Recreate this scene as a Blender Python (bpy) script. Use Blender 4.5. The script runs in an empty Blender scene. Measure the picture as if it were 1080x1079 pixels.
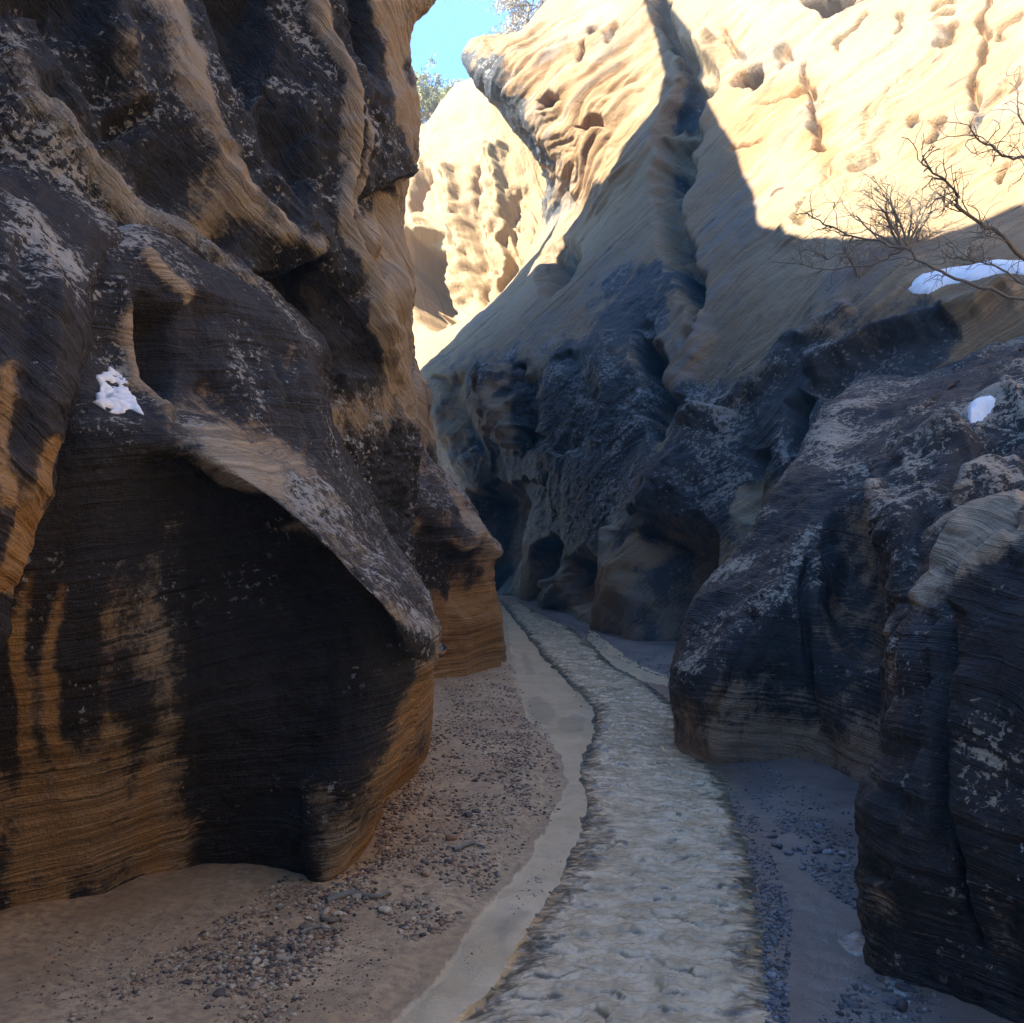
import bpy, math, random
import numpy as np
from mathutils import Vector
from mathutils.bvhtree import BVHTree

random.seed(7); rng = np.random.default_rng(7)
scene = bpy.context.scene
COL = scene.collection
EXPO = 4.0
F, CX, CY, H = 1035.0, 540.0, 539.5, 1.65
PITCH = math.atan(20/F)
CP, SP = math.cos(PITCH), math.sin(PITCH)

# ------------------------------------------------------------------ camera maths
def unproj(px, py, y):
    """point seen at photo pixel (px, py) standing y metres in front of the camera"""
    a = (px-CX)/F; u = (CY-py)/F
    fy = CP - SP*u; fz = SP + CP*u
    t = y/fy
    return (a*t, y, H + fz*t)
def ground_pt(px, py, z=0.0):
    a = (px-CX)/F; u = (CY-py)/F
    fy = CP - SP*u; fz = SP + CP*u
    t = (z-H)/fz
    return (a*t, fy*t)
def proj(P):
    x = P[..., 0]; y = P[..., 1]; z = P[..., 2]-H
    f = np.maximum(CP*y + SP*z, 0.3); u = -SP*y + CP*z
    return CX + F*x/f, CY - F*u/f

# ------------------------------------------------------------------ noise
_perm = rng.permutation(256); _perm = np.concatenate([_perm, _perm, _perm])
_grad = rng.normal(size=(256, 3)); _grad /= np.linalg.norm(_grad, axis=1)[:, None]
def perlin(P):
    P = np.asarray(P, dtype=np.float64)
    i = np.floor(P).astype(np.int64); f = P-i; i &= 255
    w = f*f*f*(f*(f*6-15)+10)
    out = np.zeros(P.shape[:-1])
    for dx in (0, 1):
        wx = w[..., 0] if dx else 1-w[..., 0]
        for dy in (0, 1):
            wy = w[..., 1] if dy else 1-w[..., 1]
            for dz in (0, 1):
                wz = w[..., 2] if dz else 1-w[..., 2]
                h = _perm[_perm[_perm[(i[..., 0]+dx) & 255] + ((i[..., 1]+dy) & 255)] + ((i[..., 2]+dz) & 255)]
                g = _grad[h]
                out += wx*wy*wz*(g[..., 0]*(f[..., 0]-dx)+g[..., 1]*(f[..., 1]-dy)+g[..., 2]*(f[..., 2]-dz))
    return out*1.5
def fbm(P, o=4, lac=2.05, g=0.5):
    a = 1.0; s = 0; P = np.array(P, dtype=float)
    for _ in range(o):
        s = s+a*perlin(P); P = P*lac+17.3; a *= g
    return s
def noise1(t, seed=0.0):
    return perlin(np.stack([t, np.full_like(t, seed+0.37), np.full_like(t, seed*1.7+0.61)], -1))
def sstep(a, b, x):
    t = np.clip((x-a)/(b-a), 0, 1); return t*t*(3-2*t)

# ------------------------------------------------------------------ object helpers
def link(name, mesh, mat=None, parent=None):
    o = bpy.data.objects.new(name, mesh); COL.objects.link(o)
    if mat is not None: mesh.materials.append(mat)
    if parent is not None: o.parent = parent
    return o
def tag(o, label=None, cat=None, group=None, kind=None):
    if label: o['label'] = label
    if cat: o['category'] = cat
    if group: o['group'] = group
    if kind: o['kind'] = kind
    return o
def empty(name, loc):
    o = bpy.data.objects.new(name, None); COL.objects.link(o); o.location = loc; o.empty_display_size = 0.2
    return o
def np_mesh(name, V, Q, smooth=True):
    V = np.asarray(V, dtype=np.float32); Q = np.asarray(Q, dtype=np.int32)
    k = Q.shape[1]
    m = bpy.data.meshes.new(name)
    m.vertices.add(len(V)); m.vertices.foreach_set('co', V.ravel())
    m.loops.add(Q.size); m.loops.foreach_set('vertex_index', Q.ravel())
    m.polygons.add(len(Q)); m.polygons.foreach_set('loop_start', np.arange(0, Q.size, k, dtype=np.int32))
    if smooth: m.polygons.foreach_set('use_smooth', np.ones(len(Q), dtype=bool))
    m.update(calc_edges=True); m.validate()
    return m
def fattr(m, name, a):
    at = m.attributes.new(name, 'FLOAT', 'POINT'); at.data.foreach_set('value', np.asarray(a, dtype=np.float32).ravel())
def grid_quads(n, m):
    i = np.arange(n*m).reshape(n, m)
    return np.stack([i[:-1, :-1], i[:-1, 1:], i[1:, 1:], i[1:, :-1]], -1).reshape(-1, 4)

# ------------------------------------------------------------------ smooth sheets through control points
def spline_axis(A, counts):
    """Hermite spline along axis 0 with chord-length tangents"""
    n = len(A)
    L = np.linalg.norm(np.diff(A, axis=0), axis=-1)
    L = np.maximum(L.reshape(n-1, -1).mean(1), 1e-3)**0.6
    T = np.zeros_like(A); D = np.diff(A, axis=0)/L[:, None, None]
    T[0] = D[0]; T[-1] = D[-1]
    for k in range(1, n-1):
        T[k] = (D[k-1]*L[k]+D[k]*L[k-1])/(L[k]+L[k-1])
    out = []
    for k in range(n-1):
        t = np.linspace(0, 1, counts[k], endpoint=False)[:, None, None]
        h00 = 2*t**3-3*t**2+1; h10 = t**3-2*t**2+t; h01 = -2*t**3+3*t**2; h11 = t**3-t**2
        out.append(h00*A[k]+h10*T[k]*L[k]+h01*A[k+1]+h11*T[k+1]*L[k])
    out.append(A[-1][None])
    return np.concatenate(out, 0)

def dist_poly(px, py, pts):
    """distance to a polyline, its interpolated third value, and the side (+ right of travel on screen)"""
    best = np.full(px.shape, 1e9); val = np.zeros(px.shape); side = np.zeros(px.shape); tt = np.zeros(px.shape)
    n = len(pts)-1
    for k in range(n):
        a = pts[k]; b = pts[k+1]
        dx, dy = b[0]-a[0], b[1]-a[1]; l2 = dx*dx+dy*dy+1e-9
        t = np.clip(((px-a[0])*dx+(py-a[1])*dy)/l2, 0, 1)
        d = np.hypot(px-a[0]-t*dx, py-a[1]-t*dy)
        m = d < best
        best = np.where(m, d, best)
        w0 = a[2] if len(a) > 2 else 10; w1 = b[2] if len(b) > 2 else 10
        val = np.where(m, w0+(w1-w0)*t, val)
        side = np.where(m, np.sign(dx*(py-a[1])-dy*(px-a[0])), side)
        tt = np.where(m, (k+t)/n, tt)
    return best, val, side, tt
def in_poly(px, py, pts):
    r = np.zeros(px.shape, bool); n = len(pts)
    for k in range(n):
        x1, y1 = pts[k][:2]; x2, y2 = pts[(k+1) % n][:2]
        c = ((y1 > py) != (y2 > py)) & (px < (x2-x1)*(py-y1)/(y2-y1+1e-12)+x1)
        r ^= c
    return r
def sdf_poly(px, py, pts):
    d = dist_poly(px, py, list(pts)+[pts[0]])[0]
    return np.where(in_poly(px, py, pts), -d, d)

def normals(P):
    du = np.gradient(P, axis=1); dv = np.gradient(P, axis=0)
    N = np.cross(du, dv); l = np.linalg.norm(N, axis=-1, keepdims=True)
    return N/np.maximum(l, 1e-9)

SHEETS = {}
def sheet(name, rows, mat, label, cat, feats=(), paint=(), bed=(0, 0, 1), bedwarp=0.35, lam=0.02, rough=0.12, rough_f=0.9,
          varn_shade=0.4, warm=0.3, lich=0.4, px_step=2.0, lumps=0.0, lump_f=2.0, cracks=0.0, group=None, flip=None, fa=.012):
    C = np.array([[p if p[0] != 'w' else (0, 0, 0) for p in r] for r in rows], dtype=object)
    A = np.zeros((len(rows), len(rows[0]), 3))
    for i, r in enumerate(rows):
        for j, p in enumerate(r):
            A[i, j] = p[1:] if p[0] == 'w' else unproj(*p)
    qx, qy = proj(A)
    qx = np.where(A[..., 1] < 0.8, np.where(A[..., 0] < 0, -60, 1140), np.clip(qx, -60, 1140)); qy = np.clip(qy, -60, 1140)
    def counts(ax):
        d = np.hypot(np.diff(qx, axis=ax), np.diff(qy, axis=ax))
        d3 = np.linalg.norm(np.diff(A, axis=ax), axis=-1)
        o = 1-ax
        return [int(max(np.clip(v/px_step, 4, 150), min(w/.15, 16))) for v, w in zip(d.max(axis=o), d3.max(axis=o))]
    P = spline_axis(A, counts(0))
    P = spline_axis(np.swapaxes(P, 0, 1), counts(1)); P = np.swapaxes(P, 0, 1)
    N = normals(P)
    cam = np.array([0, 0, H])
    vis = ((cam-P)*N).sum(-1)
    sgn = 1.0 if np.median(vis) > 0 else -1.0
    if flip is not None: sgn = flip
    N = N*sgn
    px, py = proj(P)
    front = sstep(-0.15, 0.1, ((cam-P)*N).sum(-1)/np.linalg.norm(cam-P, axis=-1))
    # low-frequency warp so hand-traced features get natural edges
    wob = np.stack([fbm(P*1.3+3, 3), fbm(P*1.3+41, 3)], -1)
    dist = np.maximum(P[..., 1], 2.0)
    wpx = px+wob[..., 0]*10; wpy = py+wob[..., 1]*10
    off = np.zeros(px.shape)           # along the normal, positive outward
    V = np.full(px.shape, float(varn_shade)); W = np.full(px.shape, float(warm)); L = np.full(px.shape, float(lich)); X = np.zeros(px.shape); K = np.zeros(px.shape)
    def apply_attr(m, d):
        nonlocal V, W, L, X, K
        if 'v' in d: V = V+(d['v']-V)*m
        if 'w' in d: W = W+(d['w']-W)*m
        if 'l' in d: L = L+(d['l']-L)*m
        if 'x' in d: X = X+(d['x']-X)*m
        if 'k' in d: K = K+(d['k']-K)*m
    for kind, pts, amp, opt in feats:
        if kind == 'line':             # ridge (amp > 0) or groove (amp < 0)
            d, w, s, t = dist_poly(wpx, wpy, pts)
            m = np.exp(-(d/w)**opt.get('p', 2))
            if opt.get('fade', 1): m = m*sstep(0, 0.08, t+0.02)*sstep(0, 0.08, 1.02-t)
        elif kind == 'step':           # lip: the side 's' drops back by amp at the line and recovers over width w
            d, w, s, t = dist_poly(wpx, wpy, pts)
            sd = d*s*opt.get('s', 1)
            m = sstep(-2, opt.get('e', 5), sd)*np.exp(-np.maximum(sd, 0)/w)*sstep(0, 0.12, t)*sstep(0, 0.12, 1-t)
        elif kind == 'hole':           # alcove inside a polygon, steep rim of e pixels
            sd = sdf_poly(px+wob[..., 0]*opt.get('wob', 5), py+wob[..., 1]*opt.get('wob', 5), pts)
            m = sstep(opt.get('o', 2), -opt.get('e', 20), sd)
        m = m*front
        off += amp*m
        apply_attr(m if kind != 'hole' else sstep(3, -4, sd)*front, opt)
    for pts, r, d in paint:            # stains, plus some shade and bounce put into the pigment, along polylines
        dd, w, s, t = dist_poly(px+wob[..., 0]*22, py+wob[..., 1]*22, pts if len(pts) > 1 else [pts[0], pts[0]])
        m = np.exp(-(dd/r)**2)
        apply_attr(m*d.get('a', 1.0), d)
    P = P+N*off[..., None]
    # erosion: broad swells, lumps, bedding ribs
    P = P+N*(rough*fbm(P*rough_f+5, 4)*(0.35+0.65*front))[..., None]
    if lumps:
        n = perlin(P*lump_f+9)
        P = P+N*(lumps*(np.abs(n)*2-0.5)+lumps*0.5*(np.abs(perlin(P*lump_f*2.3+3))*2-.5))[..., None]
    bedv = np.array(bed, float)
    B = (P*bedv).sum(-1)+bedwarp*fbm(P*0.45+11, 3)
    lamn = 0.6*noise1(B*7, 1)+0.45*noise1(B*19, 2)+0.3*noise1(B*47, 3)
    amp_l = lam*(0.5+0.9*sstep(-0.25, 0.3, fbm(P*0.8+77, 2)))
    P = P+N*(amp_l*lamn*front)[..., None]
    if K.max() > 0:                    # slabby, flaking rock
        q = np.stack([B*1.5, (P[..., 0]+P[..., 1])*.35, P[..., 2]*.3], -1); q = q+.35*np.stack([perlin(P*.8), perlin(P*.8+9), perlin(P*.8+5)], -1)
        sl = np.abs(perlin(q))*1.6+.6*np.abs(perlin(q*2.3+4))+.3*np.abs(perlin(q*5.1+2))
        P = P+N*(K*.30*(sl-.6)*front)[..., None]
    fine = fbm(P*9+1, 3)
    P = P+N*(fa*fine*np.clip(dist/8, 0.5, 2.5)*(0.4+V))[..., None]
    if cracks:
        n = np.abs(perlin(P*np.array([0.9, 0.9, 0.5])+31)); P = P-N*(cracks*np.exp(-(n/0.03)**2))[..., None]
    n, m = px.shape
    Vt = P.reshape(-1, 3)
    Q = grid_quads(n, m)
    if sgn < 0: Q = Q[:, ::-1]
    me = np_mesh(name, Vt, Q)
    fattr(me, 'bed', B); fattr(me, 'varn_shade', V); fattr(me, 'warm', W); fattr(me, 'lich', L); fattr(me, 'white', X)
    o = link(name, me, mat)
    tag(o, label, cat, group)
    SHEETS[o.name] = (P, N, Q)
    return o

# ------------------------------------------------------------------ node helpers
def new_mat(name):
    m = bpy.data.materials.new(name); m.use_nodes = True
    nt = m.node_tree; nt.nodes.clear()
    out = nt.nodes.new('ShaderNodeOutputMaterial'); b = nt.nodes.new('ShaderNodeBsdfPrincipled')
    nt.links.new(b.outputs[0], out.inputs[0])
    return m, nt, b
class NB:
    def __init__(s, nt): s.nt = nt
    def lk(s, v, sock):
        if isinstance(v, bpy.types.NodeSocket): s.nt.links.new(v, sock)
        elif v is not None: sock.default_value = v
    def math(s, op, a, b=None, clamp=False):
        n = s.nt.nodes.new('ShaderNodeMath'); n.operation = op; n.use_clamp = clamp
        s.lk(a, n.inputs[0]); s.lk(b, n.inputs[1]); return n.outputs[0]
    def attr(s, name):
        n = s.nt.nodes.new('ShaderNodeAttribute'); n.attribute_name = name; return n.outputs['Fac']
    def pos(s, sc=(1, 1, 1), rot=(0, 0, 0)):
        g = s.nt.nodes.new('ShaderNodeNewGeometry'); m = s.nt.nodes.new('ShaderNodeMapping')
        s.nt.links.new(g.outputs['Position'], m.inputs[0]); m.inputs['Scale'].default_value = sc; m.inputs['Rotation'].default_value = rot
        return m.outputs[0]
    def obj(s):
        g = s.nt.nodes.new('ShaderNodeTexCoord'); return g.outputs['Object']
    def noise(s, vec, scale, detail=4, rough=0.55, dist=0.0):
        n = s.nt.nodes.new('ShaderNodeTexNoise'); s.lk(vec, n.inputs['Vector']); n.inputs['Scale'].default_value = scale
        n.inputs['Detail'].default_value = detail; n.inputs['Roughness'].default_value = rough; n.inputs['Distortion'].default_value = dist
        return n.outputs['Fac']
    def noise1(s, w, scale, detail=2, rough=0.6):
        n = s.nt.nodes.new('ShaderNodeTexNoise'); n.noise_dimensions = '1D'; s.lk(w, n.inputs['W']); n.inputs['Scale'].default_value = scale
        n.inputs['Detail'].default_value = detail; n.inputs['Roughness'].default_value = rough
        return n.outputs['Fac']
    def vor(s, vec, scale, feature='F1', rand=1.0):
        n = s.nt.nodes.new('ShaderNodeTexVoronoi'); n.feature = feature; s.lk(vec, n.inputs['Vector']); n.inputs['Scale'].default_value = scale
        n.inputs['Randomness'].default_value = rand; return n.outputs['Distance']
    def ramp(s, fac, stops, mode='LINEAR'):
        n = s.nt.nodes.new('ShaderNodeValToRGB'); e = n.color_ramp.elements; n.color_ramp.interpolation = mode
        while len(e) > 1: e.remove(e[0])
        e[0].position = stops[0][0]; e[0].color = (*stops[0][1], 1)
        for p, c in stops[1:]:
            k = e.new(p); k.color = (*c, 1)
        s.lk(fac, n.inputs[0]); return n.outputs[0]
    def sm(s, v, a, b, lo=0.0, hi=1.0):
        n = s.nt.nodes.new('ShaderNodeMapRange'); n.interpolation_type = 'SMOOTHSTEP'
        s.lk(v, n.inputs[0]); n.inputs[1].default_value = a; n.inputs[2].default_value = b; n.inputs[3].default_value = lo; n.inputs[4].default_value = hi
        return n.outputs[0]
    def mix(s, f, a, b, mode='MIX'):
        n = s.nt.nodes.new('ShaderNodeMix'); n.data_type = 'RGBA'; n.blend_type = mode
        s.lk(f, n.inputs[0])
        for v, i in ((a, 6), (b, 7)):
            if isinstance(v, bpy.types.NodeSocket): s.nt.links.new(v, n.inputs[i])
            else: n.inputs[i].default_value = (*v, 1)
        return n.outputs[2]
    def bump(s, h, strength, dist, normal=None):
        n = s.nt.nodes.new('ShaderNodeBump'); n.inputs['Strength'].default_value = strength; n.inputs['Distance'].default_value = dist
        s.lk(h, n.inputs['Height'])
        if normal is not None: s.nt.links.new(normal, n.inputs['Normal'])
        return n.outputs[0]
    def normal_z(s):
        g = s.nt.nodes.new('ShaderNodeNewGeometry'); x = s.nt.nodes.new('ShaderNodeSeparateXYZ')
        s.nt.links.new(g.outputs['Normal'], x.inputs[0]); return x.outputs[2]

def rock_mat(name, pale, orange, dark, fleck, k=1.0, lam_c=0.5, flip_streak=1.0, fleck_amt=1.0, sheen=0.5, bs=0.75, lb=1.0, dash=0.6, grey=0.0):
    """k = feature size factor (far rock needs larger detail to read)"""
    m, nt, b = new_mat(name); n = NB(nt)
    bed = n.attr('bed'); va = n.attr('varn_shade'); wa = n.attr('warm'); li = n.attr('lich'); wh = n.attr('white')
    p = n.pos()
    lam1 = n.noise1(bed, 16/k, 4, 0.7)
    jit = n.math('ADD', bed, n.math('MULTIPLY', n.noise(p, 3/k, 2), 0.10*k))
    lam2 = n.noise1(jit, 55/k, 3, 0.7)
    big = n.noise(p, 0.7/k, 3)
    mid = n.noise(p, 5/k, 5, 0.65)
    fine = n.noise(p, 42/k, 4, 0.7)
    # sandstone
    wfac = n.math('ADD', wa, n.math('MULTIPLY', n.math('SUBTRACT', big, 0.5), 0.9), True)
    base = n.mix(wfac, pale, orange)
    l = n.math('ADD', n.math('MULTIPLY', lam1, 0.55), n.math('MULTIPLY', lam2, 0.45))
    lmod = n.sm(n.noise1(bed, 2.3/k, 2), .38, .62, .15, 1.25)
    l = n.math('ADD', .5, n.math('MULTIPLY', n.math('SUBTRACT', l, .5), lmod))
    lamv = n.sm(l, 0.36, 0.64, 1-lam_c, 1.18)
    lamc = nt.nodes.new('ShaderNodeCombineColor')
    for i in range(3): nt.links.new(lamv, lamc.inputs[i])
    base = n.mix(1.0, base, lamc.outputs[0], 'MULTIPLY')
    # weathered grey patches and short partings along the bedding
    geo = nt.nodes.new('ShaderNodeNewGeometry'); sx = nt.nodes.new('ShaderNodeSeparateXYZ'); nt.links.new(geo.outputs['Position'], sx.inputs[0])
    cv = nt.nodes.new('ShaderNodeCombineXYZ')
    nt.links.new(n.math('MULTIPLY', jit, 5.0/k), cv.inputs[0]); nt.links.new(n.math('MULTIPLY', n.math('ADD', sx.outputs[0], sx.outputs[1]), .8/k), cv.inputs[1])
    dn = n.noise(cv.outputs[0], 1.6, 3, .55, .2)
    dashm = n.math('MULTIPLY', n.sm(dn, .66, .72), n.sm(n.noise(p, .9/k, 2), .42, .62))
    if grey:
        gm_ = n.math('MULTIPLY', n.sm(n.math('ADD', big, n.math('MULTIPLY', n.math('SUBTRACT', dn, .5), .6)), .5, .66), grey)
        base = n.mix(gm_, base, tuple(.5*(c+sum(pale)/3)*.8 for c in pale))
    base = n.mix(n.math('MULTIPLY', dashm, dash), base, tuple(c*.25 for c in orange))
    # desert varnish and painted shade: attribute + streaks running down + broken by grain
    streak = n.noise(n.pos((2.4/k, 2.4/k, 0.16/k)), 1.0, 4, 0.6)
    vs = n.math('ADD', va, n.math('MULTIPLY', n.math('SUBTRACT', streak, 0.5), 0.75))
    vs = n.math('ADD', vs, n.math('MULTIPLY', n.math('SUBTRACT', mid, 0.5), 0.8))
    vs = n.math('ADD', vs, n.math('MULTIPLY', n.math('MULTIPLY', n.math('SUBTRACT', lam2, 0.5), lmod), 0.6))
    vs = n.math('ADD', vs, n.math('MULTIPLY', n.math('SUBTRACT', fine, 0.5), 0.45))
    vm = n.sm(vs, 0.35, 0.63)
    dk = n.mix(n.sm(mid, 0.3, 0.7), dark, tuple(c*2.3 for c in dark))
    col = n.mix(n.math('MULTIPLY', vm, 0.95), base, dk)
    # lichen and spalled flecks
    fl = n.noise(n.pos(), 24/k, 4, 0.75, 0.4)
    patch = n.noise(n.pos(), 1.6/k, 3, 0.6)
    thr = n.math('ADD', n.math('MULTIPLY', li, 0.17), n.math('MULTIPLY', n.math('SUBTRACT', patch, 0.5), 0.75))
    thr = n.math('ADD', thr, n.math('MULTIPLY', n.math('SUBTRACT', n.normal_z(), .15), .16))
    fm = n.sm(n.math('ADD', fl, thr), 0.73, 0.80)
    vd = nt.nodes.new('ShaderNodeVectorMath'); vd.operation = 'ADD'; vs_ = nt.nodes.new('ShaderNodeTexNoise'); vs_.inputs['Scale'].default_value = 30
    vm_ = nt.nodes.new('ShaderNodeVectorMath'); vm_.operation = 'SCALE'; vm_.inputs['Scale'].default_value = .09; nt.links.new(vs_.outputs['Color'], vm_.inputs[0])
    nt.links.new(p, vs_.inputs['Vector']); nt.links.new(p, vd.inputs[0]); nt.links.new(vm_.outputs[0], vd.inputs[1])
    sp = n.vor(vd.outputs[0], 17/k)
    spm = n.math('MULTIPLY', n.sm(sp, 0.26, 0.16), n.sm(n.math('ADD', patch, n.math('MULTIPLY', li, 0.25)), 0.58, 0.72))
    fm = n.math('MULTIPLY', n.math('MULTIPLY', n.math('MAXIMUM', fm, spm), fleck_amt), n.sm(vm, .1, .6, .12, 1.0))
    col = n.mix(n.math('MULTIPLY', fm, 0.75), col, fleck)
    # white crust
    wm = n.sm(n.math('ADD', wh, n.math('MULTIPLY', n.math('SUBTRACT', n.noise(p, 14, 4, 0.7), 0.5), 1.5)), 0.55, 0.62)
    col = n.mix(wm, col, (0.72, 0.70, 0.68))
    nt.links.new(col, b.inputs['Base Color'])
    rg = n.math('ADD', n.sm(vm, 0, 1, 0.85, 0.85-0.38*sheen), n.math('MULTIPLY', n.math('SUBTRACT', fine, 0.5), 0.25))
    nt.links.new(rg, b.inputs['Roughness'])
    b.inputs['Specular IOR Level'].default_value = 0.35
    h = n.math('ADD', n.math('MULTIPLY', lam2, 0.5*lb), n.math('MULTIPLY', fine, 0.6))
    h = n.math('ADD', h, n.math('MULTIPLY', lam1, 0.8*lb))
    h = n.math('SUBTRACT', h, n.math('MULTIPLY', dashm, 0.5))
    h = n.math('ADD', h, n.math('MULTIPLY', mid, 1.0))
    h = n.math('ADD', h, n.math('MULTIPLY', fm, 0.25))
    bp = n.bump(h, bs, 0.045*k)
    nt.links.new(bp, b.inputs['Normal'])
    return m

M_left = rock_mat('left_sandstone', (0.44, 0.35, 0.24), (0.46, 0.24, 0.08), (0.0075, 0.0077, 0.0090), (0.54, 0.50, 0.43), 1.0, 0.5, bs=.95)
M_leftup = rock_mat('left_upper_sandstone', (0.43, 0.37, 0.285), (0.42, 0.27, 0.13), (0.0075, 0.0079, 0.0095), (0.54, 0.50, 0.42), 1.3, 0.5, bs=1.0)
M_right = rock_mat('right_sandstone', (0.40, 0.31, 0.21), (0.38, 0.21, 0.11), (0.0085, 0.0092, 0.0115), (0.46, 0.40, 0.30), 1.1, 0.4)
M_back = rock_mat('right_wall_sandstone', (0.265, 0.195, 0.11), (0.25, 0.125, 0.045), (0.012, 0.0155, 0.018), (0.36, 0.33, 0.27), 1.8, 0.34, bs=.6, lb=.4, dash=1.0, grey=.8, fleck_amt=.75)
M_far = rock_mat('far_sandstone', (0.27, 0.20, 0.11), (0.27, 0.16, 0.07), (0.05, 0.05, 0.05), (0.4, 0.36, 0.28), 2.4, 0.2, bs=.6, lb=.5, grey=.3)
# ================================================================== ROCK
def W(x, y, z): return ('w', x, y, z)
# ---- near left buttress with its sloping ledge
L1 = [
 [W(-3.2,-4,-.4), W(-2.95,1.2,-.4), (-350,1150,3.3),(0,1010,4.1),(100,995,4.3),(190,970,4.6),(270,965,4.65),(340,972,4.5),(362,962,4.7),(395,912,5.5),(437,848,6.9),(435,830,8.2),(370,810,10.5)],
 [W(-3.2,-4,.3), W(-2.9,1.2,.3), (-350,980,3.25),(0,905,4.0),(100,900,4.2),(190,895,4.5),(270,893,4.55),(345,890,4.42),(372,882,4.65),(402,850,5.4),(442,805,6.8),(438,800,8.2),(370,790,10.5)],
 [W(-3.2,-4,.8), W(-2.85,1.2,.8), (-350,830,3.2),(0,800,3.92),(100,800,4.1),(190,800,4.35),(280,800,4.42),(370,800,4.3),(405,800,4.5),(428,795,5.2),(449,780,6.4),(440,770,8.2),(380,770,10.5)],
 [W(-3.2,-4,1.1), W(-2.8,1.2,1.1), (-350,720,3.15),(0,720,3.85),(100,720,4.02),(190,720,4.25),(290,720,4.32),(395,720,4.2),(432,720,4.45),(450,715,5.0),(457,703,6.0),(446,700,8),(380,700,10.5)],
 [W(-3.2,-4,1.35), W(-2.8,1.2,1.35), (-350,640,3.1),(0,650,3.8),(100,640,4.0),(190,620,4.28),(285,640,4.36),(385,690,4.22),(436,700,4.42),(458,697,4.85),(463,680,5.7),(448,660,7.5),(380,640,10.5)],
 [W(-3.2,-4,1.6), W(-2.85,1.2,1.55), (-350,560,3.1),(0,580,3.75),(100,505,4.0),(183,492,4.24),(265,533,4.18),(340,602,4.10),(396,658,4.14),(436,692,4.40),(461,690,5.0),(446,650,7.2),(380,620,10)],
 [W(-3.3,-4,1.7), W(-2.9,1.2,1.7), (-350,540,3.1),(0,555,3.75),(95,475,3.99),(183,471,4.14),(265,511,4.07),(345,577,3.98),(404,634,4.05),(443,668,4.35),(465,668,5.05),(443,630,7),(380,600,9.5)],
 [W(-3.4,-4,2.0), W(-3.0,1.2,2.0), (-350,440,3.2),(0,480,3.9),(90,440,4.1),(168,444,4.35),(262,486,4.36),(347,545,4.36),(408,600,4.5),(440,630,4.85),(452,638,5.5),(430,600,7.2),(380,580,9)],
 [W(-3.5,-4,2.5), W(-3.1,1.2,2.4), (-350,330,3.3),(0,390,4.15),(90,375,4.45),(175,400,4.9),(270,440,5.25),(335,485,5.55),(385,545,5.8),(405,575,6.0),(410,570,6.5),(400,550,7.5),(370,550,9)],
 [W(-3.6,-4,3), W(-3.2,1.2,2.9), (-350,230,3.5),(0,310,4.5),(90,270,4.8),(155,262,5.1),(215,300,5.4),(290,345,5.8),(328,385,6.2),(338,430,6.6),(372,500,6.9),(375,500,7.8),(350,500,9)],
 [W(-3.8,-4,3.3), W(-3.4,1.2,3.2), (-350,180,4.2),(0,250,5.5),(90,225,5.9),(160,225,6.3),(222,268,6.6),(300,320,7),(342,362,7.2),(348,410,7.6),(365,470,8),(365,470,8.6),(350,470,9.5)],
]
f1 = [
 ('hole', [(198,482),(235,508),(282,522),(315,550),(375,608),(402,640),(424,675),(434,706),(405,770),(380,790),(328,828),(326,950),(197,950)], -0.05, dict(v=1.2, l=.3, w=.1, e=14, wob=5)),
 ('hole', [(134,318),(152,300),(196,322),(196,372),(180,425),(154,402),(138,355)], -0.22, dict(v=.8, w=.2, l=.4, e=30)),
 ('step', [(200,298,30),(250,322,40),(300,350,40),(335,388,20)], -0.10, dict(e=12)),
 ('hole', [(208,312),(250,332),(300,360),(286,372),(296,440),(240,430),(205,400)], -0.02, dict(v=1.1, l=.4, e=14)),
 ('line', [(288,352,5),(298,410,6),(304,478,6)], .0, dict(v=.68,w=.2,l=.3)), ('line', [(310,362,4),(316,420,5),(322,486,5)], .0, dict(v=.68,w=.2,l=.3)),
 ('line', [(328,378,4),(332,430,5),(336,476,5)], .0, dict(v=.68,w=.2,l=.3)), ('line', [(299,358,3),(307,430,3),(313,482,3)], -.015, dict(v=1.)), ('line', [(319,370,3),(324,430,3),(329,482,3)], -.015, dict(v=1.)),
 ('line', [(122,290,9),(126,350,10),(138,410,9),(185,455,9)], .06, dict(v=.25, w=.3, l=.7)),
 ('line', [(150,262,9),(180,290,10),(207,318,9)], .03, dict(v=.05, w=0, l=.6)),
 ('line', [(215,390,12),(255,440,14),(330,520,16),(400,600,14)], -.07, dict(v=.5)),
]
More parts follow.
